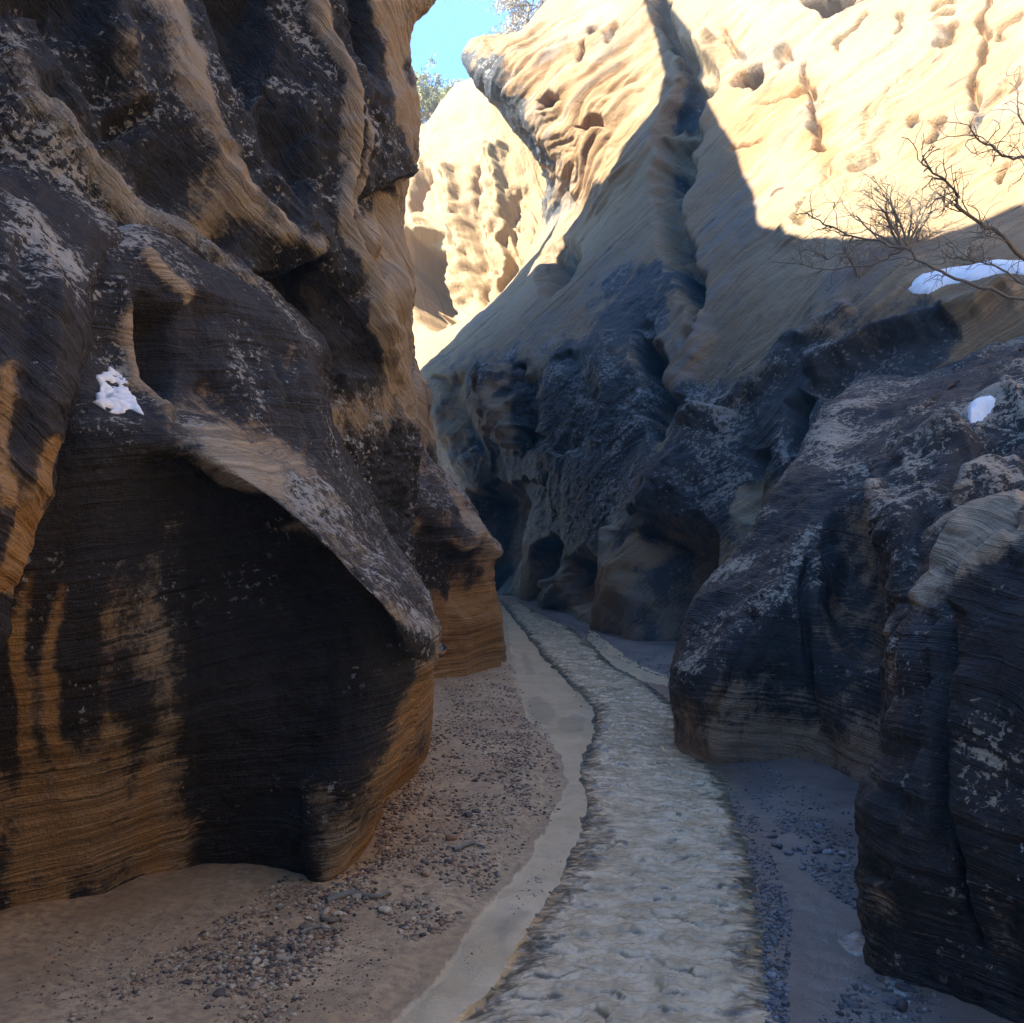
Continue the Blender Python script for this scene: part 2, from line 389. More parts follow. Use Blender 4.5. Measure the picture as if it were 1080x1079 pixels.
p1 = [
 ([(160,560),(165,700),(170,900)], 34, dict(v=.42, w=.15, l=.5, a=.9)),
 ([(100,560),(105,900)], 26, dict(v=.75, w=.4)),
 ([(24,560),(18,760),(26,990)], 15, dict(v=.25, w=1.0, a=.85)), ([(58,540),(52,720),(60,990)], 12, dict(v=.22, w=1.0, a=.85)), ([(40,580),(36,700)], 9, dict(v=.9, a=.6)),
 ([(4,640),(6,860)], 10, dict(v=1.0, a=.8)), ([(108,560),(112,700),(104,900)], 12, dict(v=.45, w=.6, a=.6)), ([(82,540),(88,760)], 14, dict(v=.95, a=.7)),
 ([(-60,880),(60,880),(180,900)], 75, dict(v=.32, w=.55, l=.1, a=.9)),
 ([(150,830),(165,930)], 14, dict(v=.1, w=.8)),
 ([(345,850),(350,930)], 22, dict(v=.5, w=.1)),
 ([(378,915),(410,840),(440,760),(452,710)], 24, dict(v=-.25, w=1.25, l=0)), ([(366,940),(395,890),(436,815)], 16, dict(v=-.3, w=1.3, l=0)),
 ([(250,470),(330,540),(420,620),(455,650)], 36, dict(v=.62, w=.2, l=1.0, a=.9)), ([(300,560),(400,640),(452,668)], 10, dict(v=.3, w=.1, l=1.0, a=.8)),
 ([(235,470),(265,500)], 26, dict(v=.12, w=-.3, l=.4)), ([(250,455),(310,500)], 14, dict(v=.05,w=.2)),
 ([(200,430),(260,440)], 40, dict(v=.5, w=.3, l=.5)),
 ([(40,330),(90,300)], 40, dict(v=.9)), ([(90,480),(60,560)], 45, dict(v=1.1, l=.1)), ([(150,500),(140,560)], 30, dict(v=1.1,l=.1)),
]
sheet('sandstone_buttress', L1, M_left, 'dark varnished rock bulge at lower left, overhung by a pale sloping ledge', 'rock buttress',
      f1, p1, bed=(-.10, -.04, 1), bedwarp=.09, lam=.013, rough=.06, rough_f=1.1, varn_shade=.80, warm=.25, lich=.52, fa=.014, px_step=2.0)

# ---- rock lobe at the left edge of the frame
L0 = [
 [W(-3.0,1.2,1.0), (-300,760,2.7),(-60,700,3.1),(-20,690,3.2),(-10,680,3.5),(-40,680,4.2),(-140,680,5)],
 [W(-3.0,1.2,1.4), (-300,640,2.65),(-50,640,3.0),(-5,630,3.15),(6,615,3.4),(-20,610,4.2),(-130,600,5)],
 [W(-3.0,1.2,1.8), (-300,540,2.6),(-20,560,3.0),(22,560,3.2),(36,555,3.45),(10,550,4.2),(-120,550,5)],
 [W(-3.1,1.2,2.2), (-300,430,2.7),(0,470,3.1),(48,470,3.3),(62,468,3.6),(30,470,4.3),(-100,470,5)],
 [W(-3.1,1.2,2.6), (-300,330,2.8),(0,380,3.3),(60,390,3.5),(80,390,3.8),(50,390,4.5),(-90,390,5.2)],
 [W(-3.2,1.2,3.1), (-300,220,3.1),(0,290,3.6),(72,310,3.85),(100,310,4.1),(80,310,4.9),(-80,310,5.4)],
 [W(-3.3,1.2,3.5), (-300,130,3.5),(0,215,4.1),(75,245,4.4),(112,262,4.7),(100,265,5.4),(-80,265,6)],
 [W(-3.6,1.2,3.7), (-300,80,4.5),(0,170,5.3),(75,205,5.6),(115,225,5.9),(100,235,6.2),(-80,235,6.8)],
]
p0 = [([(30,540),(50,470)], 12, dict(v=.25,w=1.0)), ([(0,600),(22,560)], 18, dict(v=.05,w=1.1)), ([(8,520),(2,400)], 14, dict(v=.4,w=.9)), ([(20,250),(80,290)], 24, dict(v=.8,w=.2,l=.9))]
f0 = [('line', [(20,250,10),(30,350,10),(20,480,10)], -.03, dict(v=.95)), ('line', [(55,300,8),(50,420,8),(28,540,8)], .02, {})]
sheet('rock_lobe', L0, M_left, 'rust brown rounded rock lobe cut off by the left edge of the picture', 'rock lobe',
      f0, p0, bed=(.45, .15, .85), bedwarp=.25, lam=.016, rough=.09, rough_f=1.4, varn_shade=.92, warm=.7, lich=.1, px_step=2.2, lumps=.02, lump_f=3)

# ---- tall upper left wall
def L3row(py, d, sil, back):
    xs = [-200, 0, 100, 200, 280, 340, 390]
    r = [W(-4.2, -4, H+(560-py)/F*5.5), W(-3.8, 1.0, H+(560-py)/F*4.6)]
    r += [(x, py, dd) for x, dd in zip(xs, d)]
    return r+sil+back
L3 = [
 L3row(620, [4.0,4.5,5.1,5.9,6.5,7.1,7.8], [(428,600,8.8),(436,590,9.6)], [(395,580,12),(300,560,17)]),
 L3row(520, [4.2,4.6,5.2,6.0,6.6,7.2,7.9], [(426,510,8.7),(436,505,9.6)], [(395,500,12.5),(300,500,17)]),
 L3row(440, [4.3,4.7,5.2,6.0,6.6,7.2,7.9], [(424,440,8.6),(435,438,9.5)], [(395,435,12.5),(300,440,17)]),
 L3row(350, [4.4,4.8,5.3,6.1,6.8,7.3,7.8], [(424,345,8.4),(437,340,9.2)], [(398,340,12.5),(300,340,17)]),
 L3row(250, [4.6,5.0,5.5,6.2,6.9,7.3,7.9], [(416,250,8.4),(430,250,9.2)], [(396,250,12.5),(300,250,17)]),
 L3row(150, [4.9,5.3,5.8,6.5,7.1,7.5,8.0], [(424,150,8.5),(441,150,9.3)], [(400,150,12.5),(300,150,17)]),
 L3row(60,  [5.2,5.6,6.1,6.8,7.4,7.8,8.2], [(416,55,8.6),(432,45,9.4)], [(396,50,12.5),(300,60,17)]),
 L3row(-20, [5.4,5.8,6.4,7.1,7.7,8.0,8.3], [(425,-15,8.6),(455,-8,9.2)], [(400,-10,12.5),(300,-10,17)]),
 L3row(-150,[5.8,6.3,6.9,7.5,8.0,8.2,8.5], [(430,-150,8.8),(455,-150,9.5)], [(400,-140,12.5),(300,-140,17)]),
 L3row(-330,[6.8,7.2,7.6,8.2,8.7,9.0,9.3], [(425,-310,9.7),(440,-300,10.5)], [(400,-290,13),(300,-290,17)]),
 L3row(-400,[10,10.3,10.7,11.2,11.6,12,12.3], [(420,-330,12.8),(430,-320,13.2)], [(400,-300,14.5),(300,-290,18)]),
]
f3 = [
 ('line', [(-20,70,30),(60,140,30),(130,205,28),(200,270,24),(260,330,22),(330,430,18)], .16, dict(v=.45,w=.1,l=1.0)),
 ('line', [(40,90,22),(110,150,22),(200,210,22),(250,260,18)], -.16, dict(v=.75,l=.7)),
 ('line', [(150,-20,22),(180,60,20),(205,140,22),(240,200,22),(285,245,18),(340,270,12)], .17, dict(v=.35,w=.3,l=.9)),
 ('hole', [(215,-30),(282,-30),(290,40),(288,90),(262,120),(236,70)], -.32, dict(v=1.1,l=.2,e=24)),
 ('hole', [(262,120),(288,85),(330,130),(345,180),(322,225),(280,180)], -.30, dict(v=1.0,l=.25,e=30)),
 ('step', [(250,290,40),(290,285,60),(335,268,60),(345,270,40)], -.38, dict(e=8, s=1)),
 ('hole', [(256,300),(300,285),(340,275),(365,300),(400,350),(408,385),(395,400),(345,395),(330,370),(290,330)], -.16, dict(v=1.15,w=.2,l=.3,e=16)),
 ('hole', [(358,-30),(398,-30),(404,50),(400,78),(378,60)], -.25, dict(v=1.1,l=.2,e=12)),
 ('line', [(322,-20,10),(345,40,10),(360,100,9),(372,160,8),(366,220,8),(378,280,8),(400,340,8),(418,400,8)], .13, dict(v=-.05,w=.4,l=.2)),
 ('line', [(372,110,4),(378,160,4),(374,220,4),(388,285,4)], -.07, dict(v=.7)),
 ('line', [(384,110,4),(386,160,4),(382,220,4),(396,290,4),(414,360,4)], .05, dict(v=.0,w=.3)),
 ('line', [(60,-30,20),(62,20,20),(120,90,18),(140,130,14)], -.2, dict(v=.85)),
 ('line', [(120,-30,16),(130,40,16),(140,110,14)], .16, dict(v=.55,w=.5)),
 ('line', [(395,300,10),(412,270,10),(424,200,8)], -.12, dict(v=.3,w=.6)),
 ('step', [(385,215,25),(410,200,25),(432,175,25)], -.2, dict(e=6, s=1)),
 ('hole', [(-20,-30),(118,-30),(120,20),(100,40),(40,20),(-10,30)], -.2, dict(v=1.1,l=.15,e=25)),
]
p3 = [
 ([(428,-20),(420,60),(436,140),(432,200),(420,250),(428,340),(430,430)], 16, dict(v=-.3,w=.55,l=0)),  # tan edge band, with its warm bounce light put into the colour
 ([(412,200),(420,150),(418,120)], 14, dict(v=.75)), ([(400,170),(405,230)], 16, dict(v=.7)),
 ([(405,245),(395,300),(415,350),(425,420)], 12, dict(v=-.15,w=.6,l=0)),
 ([(345,440),(400,430)], 30, dict(v=.4,w=.5)), ([(240,170),(230,230)], 26, dict(v=.3,w=.35,l=.9)), ([(185,20),(200,110)], 16, dict(v=.15,w=.3,l=.9)),
 ([(60,130),(130,180)], 26, dict(l=1.1,v=.45)), ([(20,40),(0,90)], 20, dict(v=.5,w=.4)),
]
sheet('upper_cliff', L3, M_leftup, 'tall dark left cliff with draped pale ribs, rising out of the top of the picture', 'cliff',
      f3, p3, bed=(.75, .18, .72), bedwarp=.2, lam=.022, rough=.11, rough_f=1.0, varn_shade=.79, warm=.10, lich=.78, fa=.032, px_step=2.0, lumps=.035, lump_f=1.8)

# ---- second buttress down the left side
L2 = [
 [(300,790,8),(400,770,9.3),(450,750,10.2),(500,742,10.7),(533,728,11.6),(528,715,13.5),(480,700,17)],
 [(300,730,8),(400,715,9.3),(450,705,10.3),(498,700,10.8),(529,690,11.7),(522,685,13.5),(478,680,17)],
 [(310,650,7.8),(395,650,9.1),(450,650,10.1),(495,650,10.7),(524,652,11.5),(518,650,13.3),(474,650,17)],
 [(315,590,7.7),(390,590,8.9),(440,590,9.8),(485,588,10.4),(517,590,11.2),(512,588,13),(470,590,17)],
 [(320,525,7.8),(380,528,8.6),(430,530,9.3),(465,530,10),(493,532,10.9),(489,530,12.6),(450,530,17)],
 [(328,470,8.0),(368,475,8.7),(405,475,9.3),(432,476,9.9),(452,480,10.8),(448,480,12.4),(420,480,17)],
 [(325,428,8.6),(355,424,9.2),(385,428,9.8),(405,434,10.3),(418,442,11.0),(416,445,12.4),(400,450,17)],
 [(325,420,10),(352,415,10.5),(378,420,11),(398,428,11.5),(408,438,12),(408,442,13),(400,450,17)],
]
f2 = [('line', [(440,480,14),(450,560,18),(455,650,22),(440,700,20)], -.16, dict()),
      ('line', [(478,580,8),(500,560,10),(522,590,8)], .12, dict(v=.3,l=.8)),
      ('hole', [(470,585),(500,572),(514,610),(512,640),(490,650),(468,640)], -.3, dict(v=.8,w=.6,e=22)),
      ('line', [(400,455,8),(425,500,8),(442,520,8)], -.12, dict(v=1.1))]
p2 = [([(345,430),(400,440),(450,485),(490,530),(515,585)], 12, dict(v=.35,w=.2,l=1.0)), ([(380,480),(430,520)], 40, dict(v=.95,l=.5)),
      ([(460,690),(520,680),(530,640)], 40, dict(v=-.1,w=1.1,l=0)), ([(460,640),(500,660)], 30, dict(v=.15,w=1.1,l=0)), ([(440,540),(430,580)], 22, dict(v=.5,w=.6))]
sheet('sandstone_buttress', L2, M_left, 'brown fluted rock buttress where the left bank meets the bend of the stream', 'rock buttress',
      f2, p2, bed=(-.1, .05, 1), bedwarp=.12, lam=.02, rough=.14, rough_f=.8, varn_shade=.68, warm=.6, lich=.6, px_step=2.0, lumps=.03, lump_f=2)

# ---- slab further back on the left
L4 = [
 [(250,700,12),(360,690,13),(430,680,13.8),(458,670,14.6),(452,665,17),(400,660,24)],
 [(250,560,12),(360,560,13),(430,560,13.8),(457,560,14.6),(450,560,17),(400,560,24)],
 [(250,470,12),(360,470,13),(430,470,13.8),(454,470,14.5),(448,470,17),(400,470,24)],
 [(250,420,12.2),(360,420,13.2),(425,422,13.9),(450,426,14.6),(446,424,17),(400,424,24)],
 [(250,375,12.8),(360,380,13.8),(418,388,14.5),(439,394,15),(438,394,17),(400,395,24)],
 [(250,345,14.5),(360,355,15.2),(410,368,15.8),(428,378,16.2),(426,380,18),(400,385,24)],
]
sheet('rock_shoulder', L4, M_leftup, 'small brown rock shoulder in the gap behind the tall left cliff', 'rock shoulder',
      [], [([(445,400),(452,470)], 14, dict(v=.2,w=.7))], bed=(.5,.1,.9), lam=.04, rough=.2, rough_f=.7, varn_shade=.55, warm=.6, lich=.2, px_step=3)

# ---- long right wall: dark and hollowed below, sunlit above
R = [
 [(430,660,31),(505,645,25),(540,645,24),(575,652,21.5),(612,670,17.8),(645,684,16),(670,700,14.2),(720,715,13),(800,745,11),(900,770,10),(1080,790,9),(1300,800,8)],
 [(430,600,31),(500,600,25),(535,600,23.5),(575,600,21),(612,602,18),(645,603,16.2),(676,604,14.5),(730,600,13.2),(800,600,11.8),(900,600,10.8),(1080,580,9.5),(1300,560,8)],
 [(430,520,31),(494,520,25),(530,520,23.5),(570,520,21),(610,520,18.6),(650,520,16.8),(690,518,15),(740,515,13.8),(810,515,12.5),(900,500,11.4),(1080,470,10.2),(1300,450,8.5)],
 [(425,450,31),(458,450,26),(510,450,24),(560,450,21.5),(610,450,19.2),(655,450,17.6),(700,450,16.2),(750,448,14.8),(820,440,13.2),(900,425,12.1),(1080,395,10.8),(1300,380,8.8)],
 [(425,390,31),(447,394,26.8),(500,392,24.6),(555,388,22.2),(605,388,20.2),(655,388,18.6),(700,385,17.4),(755,382,15.8),(825,370,14),(910,355,12.6),(1080,325,11.1),(1300,310,9.2)],
 [(425,372,32),(458,366,28),(507,350,26),(555,337,24),(605,332,22),(655,328,20.2),(700,325,18.9),(760,320,17),(830,310,14.9),(915,297,13.2),(1080,278,11.6),(1300,265,9.6)],
 [(530,310,33),(550,291,27.6),(572,278,26.2),(600,270,24.8),(630,266,23.2),(665,265,21.6),(705,262,20.3),(765,257,18.5),(835,248,16.5),(920,240,14.9),(1080,228,13),(1300,215,10.5)],
 [(572,207,33),(584,207,28),(600,206,26.8),(620,204,25.6),(645,201,24.2),(675,198,22.9),(712,195,21.6),(770,190,19.9),(840,184,18.2),(925,177,16.6),(1080,165,14.4),(1300,150,11.8)],
 [(545,130,33),(536,128,28),(556,135,26.6),(590,132,25.9),(630,130,24.9),(670,128,23.9),(715,125,22.8),(775,120,21.2),(850,113,19.5),(935,107,17.9),(1080,95,15.7),(1300,80,12.8)],
 [(515,72,33),(493,73,28.5),(515,76,27.1),(560,75,26.4),(615,70,25.6),(665,67,24.8),(715,63,23.8),(780,57,22.3),(855,50,20.7),(940,44,19.1),(1080,32,16.9),(1300,20,13.8)],
 [(520,42,34),(502,47,29),(540,43,28),(578,8,28),(625,0,27.2),(670,-5,26.2),(720,-10,25),(785,-16,23.5),(860,-24,21.9),(945,-32,20.3),(1080,-45,18.1),(1300,-60,14.8)],
 [(545,36,38),(522,40,34),(556,36,33),(588,-14,33),(630,-70,31),(680,-90,29.5),(725,-100,28),(790,-110,26.5),(870,-125,24.8),(950,-140,23),(1080,-155,20.5),(1300,-170,17)],
 [(545,60,55),(530,58,50),(560,54,49),(592,10,48),(630,-50,47),(680,-75,46),(725,-85,45),(790,-95,44),(870,-110,42),(950,-125,40),(1080,-140,38),(1300,-150,34)],
]
for i, r in enumerate(R):
    x8, y8, z8 = unproj(*r[-1]); k = max(x8-4.5, .4); zz = z8
    R[i] = r+[W(x8-.35*k*.3, 3.5, zz), W(x8*.9, -3, zz), W(x8*.7, -8, zz), W(.5, -10.5-.4*k, zz), W(-4.5, -10.5-.4*k, zz)]
CR = [[(981,13),(1003,0)],[(981,28),(1005,11)],[(989,48),(1002,34),(1014,23)],[(974,142),(986,128),(998,118)],[(897,180),(912,166),(926,154)],[(1046,39),(1060,22),(1075,8)],[(1032,120),(1058,96),(1080,77)],[(1052,189),(1070,171)],[(948,10),(951,26),(944,42)],[(880,48),(896,32),(914,12)],[(962,125),(974,116)],[(856,110),(872,108)],[(905,150),(915,142)],[(770,160),(800,150)],[(842,240),(852,205)],[(800,110),(838,104),(858,96)],[(640,40),(655,20)],[(610,60),(630,30)],[(760,30),(772,50),(778,64)]]
fR = [('line', [(x, y, 2.2) for x, y in c], -.28, dict(v=.55, w=.6, p=2)) for c in CR]+[
 ('line', [(692,-30,7),(697,10,8),(708,40,9),(726,62,11),(740,77,13),(726,98,18),(717,130,20),(709,180,16)], -.65, dict(v=.95,w=0,p=4,fade=0)),  # fissure groove, also painted dark to deepen the trunk's shadow bar
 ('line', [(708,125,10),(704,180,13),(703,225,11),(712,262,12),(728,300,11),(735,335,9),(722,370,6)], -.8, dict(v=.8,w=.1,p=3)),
 ('line', [(748,40,10),(742,62,14),(735,80,10)], .5, dict(v=.35,w=0)),
 ('line', [(678,345,10),(688,390,13),(694,430,13),(690,462,9)], -1.1, dict(v=1.1,p=4)),
 ('line', [(740,330,12),(728,380,14),(718,430,14)], .25, dict(v=-.2,w=.5)),
 ('hole', [(566,285),(572,262),(592,250),(610,256),(616,272),(602,298),(580,318),(568,310)], -.95, dict(v=.42,w=.2,e=18)),  # alcove is cut, and its shade also put into the colour
 ('hole', [(668,560),(690,546),(738,538),(755,560),(752,620),(740,660),(715,690),(662,688),(666,620)], -1.4, dict(v=.50,w=.3,e=30,l=.05,wob=2)),
 ('hole', [(592,590),(615,575),(640,600),(645,625),(630,650),(600,640),(592,615)], -.8, dict(v=.55,w=.2,e=18,l=.05,wob=2)),
 ('line', [(586,608,7),(593,625,7),(588,640,7)], .3, dict(v=.1,w=.1)),
 ('hole', [(560,580),(582,562),(592,575),(584,610),(572,640),(558,634)], -.6, dict(v=.75,e=12,l=.1,wob=2)),
 ('hole', [(490,515),(540,512),(554,530),(550,590),(535,625),(510,640),(490,600)], -.7, dict(v=.75,w=.1,e=22,l=.1,wob=2)),
 ('step', [(495,510,40),(540,508,40),(580,500,30)], -.25, dict(e=8,s=1)),
 ('hole', [(828,425),(842,410),(860,415),(855,450),(845,480),(832,482)], -.5, dict(v=1.0,e=12)),
 ('hole', [(768,90),(775,75),(800,66),(806,74),(800,90),(780,94)], -1.9, dict(v=.4,w=.6,e=7)),  # overhang pits painted dark inside as well as cut, for their shade
 ('hole', [(845,2),(880,-14),(910,-14),(900,8),(868,18)], -2.4, dict(v=.4,w=.6,e=8)),
 ('hole', [(604,132),(625,118),(640,124),(640,138),(612,142)], -1.3, dict(v=.3,w=.6,e=8)),
 ('hole', [(565,104),(580,95),(590,105),(582,118),(566,118)], -.8, dict(v=.3,w=.7,e=8)),
 ('hole', [(814,50),(830,44),(836,62),(820,70)], -.5, dict(v=.2,w=.9,e=6)),
 ('line', [(848,65,2.5),(852,110,2.5),(858,140,3),(864,158,4)], -.6, dict(v=.4)),
 ('line', [(1040,-20,3),(1036,40,3),(1032,80,3),(1026,110,4)], -.4, dict(v=.3,w=.8)),
 ('line', [(960,60,4),(930,110,4),(890,160,4),(860,200,5)], -.2, dict(v=.5)), ('line', [(1060,80,5),(1020,130,5),(985,170,5)], -.18, dict(v=.4)),
 ('line', [(1000,20,8),(960,80,10),(915,140,10),(880,200,12),(820,260,12)], .15, dict(v=.35,w=0)),
 ('line', [(470,395,14),(485,440,14),(500,480,12)], -.25, dict(v=.4,w=.1)), ('line', [(515,385,9),(525,430,9),(530,470,8)], .4, dict(v=.25,w=0)),
 ('line', [(545,380,10),(550,430,12),(548,480,10)], -.25, dict(v=1.1)), ('line', [(600,370,14),(610,430,16),(600,480,14)], -.2, dict(v=1.1)),
 ('line', [(640,350,10),(640,410,10),(625,470,10)], .15, dict(v=.8)),
 ('step', [(510,455,26),(540,452,26),(580,462,26)], -.25, dict(e=5,s=1)),
 ('line', [(760,430,18),(720,490,18),(680,545,14)], .35, dict(v=.85,l=1.1)), ('line', [(800,470,14),(790,540,12),(765,610,10)], -.3, dict(v=.3,w=.1)),
 ('line', [(650,560,8),(655,620,8),(640,680,8)], .3, dict(v=-.05,w=0)),
 ('line', [(900,320,10),(850,360,12),(780,420,12),(740,460,10)], .2, dict(v=.35,w=.1,l=.5)),
 ('line', [(1000,330,20),(930,370,24),(860,420,22)], -.18, dict(v=.6,l=.5)), ('line', [(1080,310,8),(1010,325,9),(930,345,9),(850,390,9)], .25, dict(v=.25,w=0)),
 ('line', [(582,205,5),(568,180,6),(545,140,6)], -.3, dict(v=.5)),
]
pR = [
 ([(500,500),(600,420),(700,470),(660,540)], 95, dict(v=1.0,w=.1,l=.75)), ([(620,560),(560,500)], 60, dict(v=1.05,l=.6)),
 ([(700,560),(830,470),(900,400)], 60, dict(v=.85,l=.7)), ([(560,620),(620,640),(700,640)], 40, dict(v=.35,w=.4,l=.1,a=.7)),
 ([(530,120),(560,180),(575,205)], 26, dict(v=.8,w=0,l=.7)), ([(505,80),(530,95)], 24, dict(v=.75,l=.7)),  # block's left face painted dark in place of its shade
 ([(660,60),(690,130)], 20, dict(v=-.3,w=-.2)), ([(540,330),(620,300),(680,230)], 34, dict(v=-.1,w=.25)),
 ([(760,200),(770,300)], 40, dict(v=.05,w=.45)), ([(820,290),(900,280),(1000,270)], 30, dict(v=.15,w=.1)),
 ([(850,330),(780,390)], 22, dict(v=.3,w=.2)), ([(970,345),(900,395),(850,430)], 40, dict(v=.72,l=.6)), ([(650,290),(640,340)], 22, dict(v=.6)), ([(690,300),(670,330)], 24, dict(v=.85)),
 ([(900,60),(960,20)], 40, dict(v=.12,w=.0,l=.2)), ([(800,130),(840,220)], 50, dict(v=-.2,w=.3)), ([(930,150),(870,230)], 26, dict(v=.3,w=0)),
 ([(700,395),(745,340)], 22, dict(v=-.1,w=.6)), ([(640,180),(600,195)], 14, dict(v=-.3,w=.8)),

 ([(540,60),(600,110),(650,90),(610,180)], 50, dict(k=1.0, w=.5)), ([(680,20),(640,60)], 26, dict(k=.8)), ([(900,90),(960,150)], 60, dict(k=.5)), ([(1040,40),(1060,150)], 40, dict(k=.5)), ([(840,20),(860,80)], 40, dict(k=.4)), ([(830,200),(900,220)], 30, dict(k=.4)), ([(930,30),(890,120),(850,210)], 40, dict(k=.55, v=.2, w=-.2)), ([(790,70),(830,100),(800,130)], 30, dict(k=.8, w=.6)), ([(1010,60),(980,160)], 30, dict(k=.35)),
 ([(760,120),(800,200)], 24, dict(w=.7)), ([(850,110),(870,170)], 26, dict(w=.8)), ([(480,420),(510,450)], 26, dict(v=.15,w=-.1,l=.1,a=.8)), ([(655,580),(650,640),(643,690)], 10, dict(v=.05,w=0,l=0)),
 ([(800,500),(782,560),(765,600)], 18, dict(v=.1,w=-.1,l=.1,a=.9)), ([(710,570),(710,670)], 34, dict(v=.42,w=.35,l=0)), ([(615,600),(615,640)], 22, dict(v=.4,w=.2,l=0)), ([(545,540),(545,620)], 10, dict(v=.3,w=0,l=0)), ([(560,400),(570,340)], 14, dict(v=.3,w=0)), ([(480,470),(470,420)], 16, dict(v=.35,w=0,l=.1)), ([(690,450),(700,470)], 14, dict(v=-.2,w=.4)), ([(530,400),(525,460)], 10, dict(v=.2,w=-.1)),
 ([(655,565),(652,630),(640,690)], 9, dict(v=-.1,w=.1,l=0)), ([(715,575),(712,660)], 36, dict(v=.30,w=.5,l=0)), ([(620,605),(618,640)], 22, dict(v=.3,w=.4,l=0)), ([(520,540),(525,620)], 18, dict(v=.5,w=.1,l=0)),
]
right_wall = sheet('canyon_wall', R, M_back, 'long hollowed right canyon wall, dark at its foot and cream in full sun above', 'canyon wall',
      fR, pR, bed=(-.55, .30, .8), bedwarp=.25, lam=.02, rough=.10, rough_f=.4, varn_shade=.16, warm=.35, lich=.3, px_step=1.6, lumps=.03, lump_f=.8, fa=.007)

# ---- far sunlit wall in the gap
FWr = [
 [(330,560,36),(420,560,34),(450,560,33),(480,560,32),(515,560,31.5),(545,560,31.5),(590,560,32),(680,560,33)],
 [(330,400,36),(420,400,34),(450,400,33),(480,400,32),(515,400,31.5),(545,400,31.5),(590,400,32),(680,400,33)],
 [(330,340,36),(420,340,35),(450,340,34),(478,340,33),(512,340,32),(545,340,32),(590,340,32.5),(680,340,33)],
 [(330,280,36.5),(420,280,35.5),(450,280,35),(478,280,34),(512,280,33),(545,280,32.6),(590,280,33),(680,280,33.5)],
 [(330,220,37),(420,220,36),(450,220,35.5),(478,220,34.8),(512,220,34),(545,220,33.5),(590,220,33.5),(680,220,34)],
 [(330,175,38),(420,178,37),(448,172,36.5),(472,160,35.8),(505,155,35),(545,155,34.5),(590,155,34.5),(680,155,35)],
 [(330,140,39),(425,142,38),(450,136,37.5),(468,112,36.8),(488,95,36),(530,85,35.5),(590,85,35.5),(680,85,36)],
 [(330,136,44),(425,139,44),(452,134,43),(472,110,42),(492,92,41.5),(530,82,41),(590,82,41),(680,82,41)],
 [(330,150,60),(425,150,60),(452,145,60),(472,125,60),(492,108,60),(530,100,60),(590,100,60),(680,100,60)],
]
fF = [('hole', [(428,272),(445,256),(466,262),(480,290),(482,330),(466,350),(440,340),(428,320)], -3.4, dict(v=.2,w=.7,e=14)),
      ('line', [(452,290,4),(462,315,5),(470,340,5)], 1.3, dict(v=-.2,w=.2)),
      ('line', [(500,170,4),(505,240,5),(510,330,5)], -.5, {}), ('line', [(520,150,6),(528,220,7),(530,310,6)], .6, {}),
      ('line', [(478,170,5),(486,240,6),(492,320,6)], .6, dict(v=-.2)), ('line', [(545,190,10),(550,240,10)], -.5, dict(v=.2)),
      ('hole', [(432,190),(446,172),(456,190),(448,222),(434,226)], -1.0, dict(w=.6,e=8)), ('hole', [(430,236),(450,230),(470,246),(452,258),(430,262)], .8, dict(e=8))]
sheet('far_cliff', FWr, M_far, 'pale sunlit cliff closing the gap at the far bend, below the strip of blue sky', 'cliff',
      fF, [([(440,200),(520,250),(500,330)], 90, dict(k=.8)), ([(440,170),(460,150)], 14, dict(v=.4,w=.5)), ([(500,110),(490,150)], 14, dict(v=.3,w=0))], bed=(1.0, .2, .25), bedwarp=.15, lam=.09, rough=.13, rough_f=.35, varn_shade=-.1, warm=.35, lich=.1, px_step=1.6, lumps=.02, lump_f=.6)

# ---- fin standing in the right bank
R2 = [
 [(800,760,12),(740,775,9.5),(714,805,7.8),(735,835,7.0),(772,845,6.85),(840,838,6.95),(905,855,6.4),(960,880,5.9),(1050,910,5.4)],
 [(800,735,12),(738,745,9.5),(709,762,7.8),(728,778,7.05),(768,783,6.85),(840,778,6.95),(902,795,6.45),(958,820,6.0),(1050,850,5.5)],
 [(800,700,12),(733,705,9.5),(703,718,7.85),(720,723,7.15),(765,725,6.85),(840,723,6.95),(900,728,6.55),(955,740,6.1),(1050,760,5.6)],
 [(830,620,12.5),(768,625,9.8),(738,641,8.2),(757,648,7.5),(795,650,7.05),(850,650,7.05),(905,650,7.0),(955,650,6.4),(1050,650,5.9)],
 [(870,545,13),(828,550,10.3),(800,561,8.7),(817,568,8.0),(842,575,7.55),(880,580,7.5),(920,580,7.4),(960,580,6.9),(1050,570,6.4)],
 [(900,470,13),(870,472,11),(843,480,9.6),(856,488,8.9),(880,503,8.4),(905,508,8.2),(930,510,8),(965,500,7.7),(1050,480,7.3)],
 [(920,410,13.5),(890,425,11.6),(868,440,10.4),(880,450,9.7),(905,460,9.2),(930,460,8.9),(950,455,8.7),(985,440,8.4),(1060,420,8.2)],
 [(930,380,14.5),(920,388,13),(905,397,12.0),(917,403,11.4),(935,408,10.8),(955,408,10.5),(975,403,10.2),(1010,393,10),(1080,370,9.7)],
 [(930,365,16),(920,370,15),(910,375,14.2),(925,380,13.8),(940,385,13.2),(960,388,13),(980,384,12.6),(1010,375,12.2),(1080,350,12)],
]
f2r = [('hole', [(880,520),(925,530),(938,600),(940,690),(925,715),(880,700),(862,640),(862,570)], -.35, dict(v=.55,w=.9,l=.1,e=40)),
       ('line', [(848,575,4),(850,680,4),(845,780,5)], -.10, dict(v=1.0)), ('line', [(790,640,5),(770,720,6),(748,760,6)], -.08, dict(v=1.0)),
       ('line', [(705,715,12),(738,642,12),(800,562,12),(845,482,10)], .06, dict(v=.45,w=0,l=.8))]
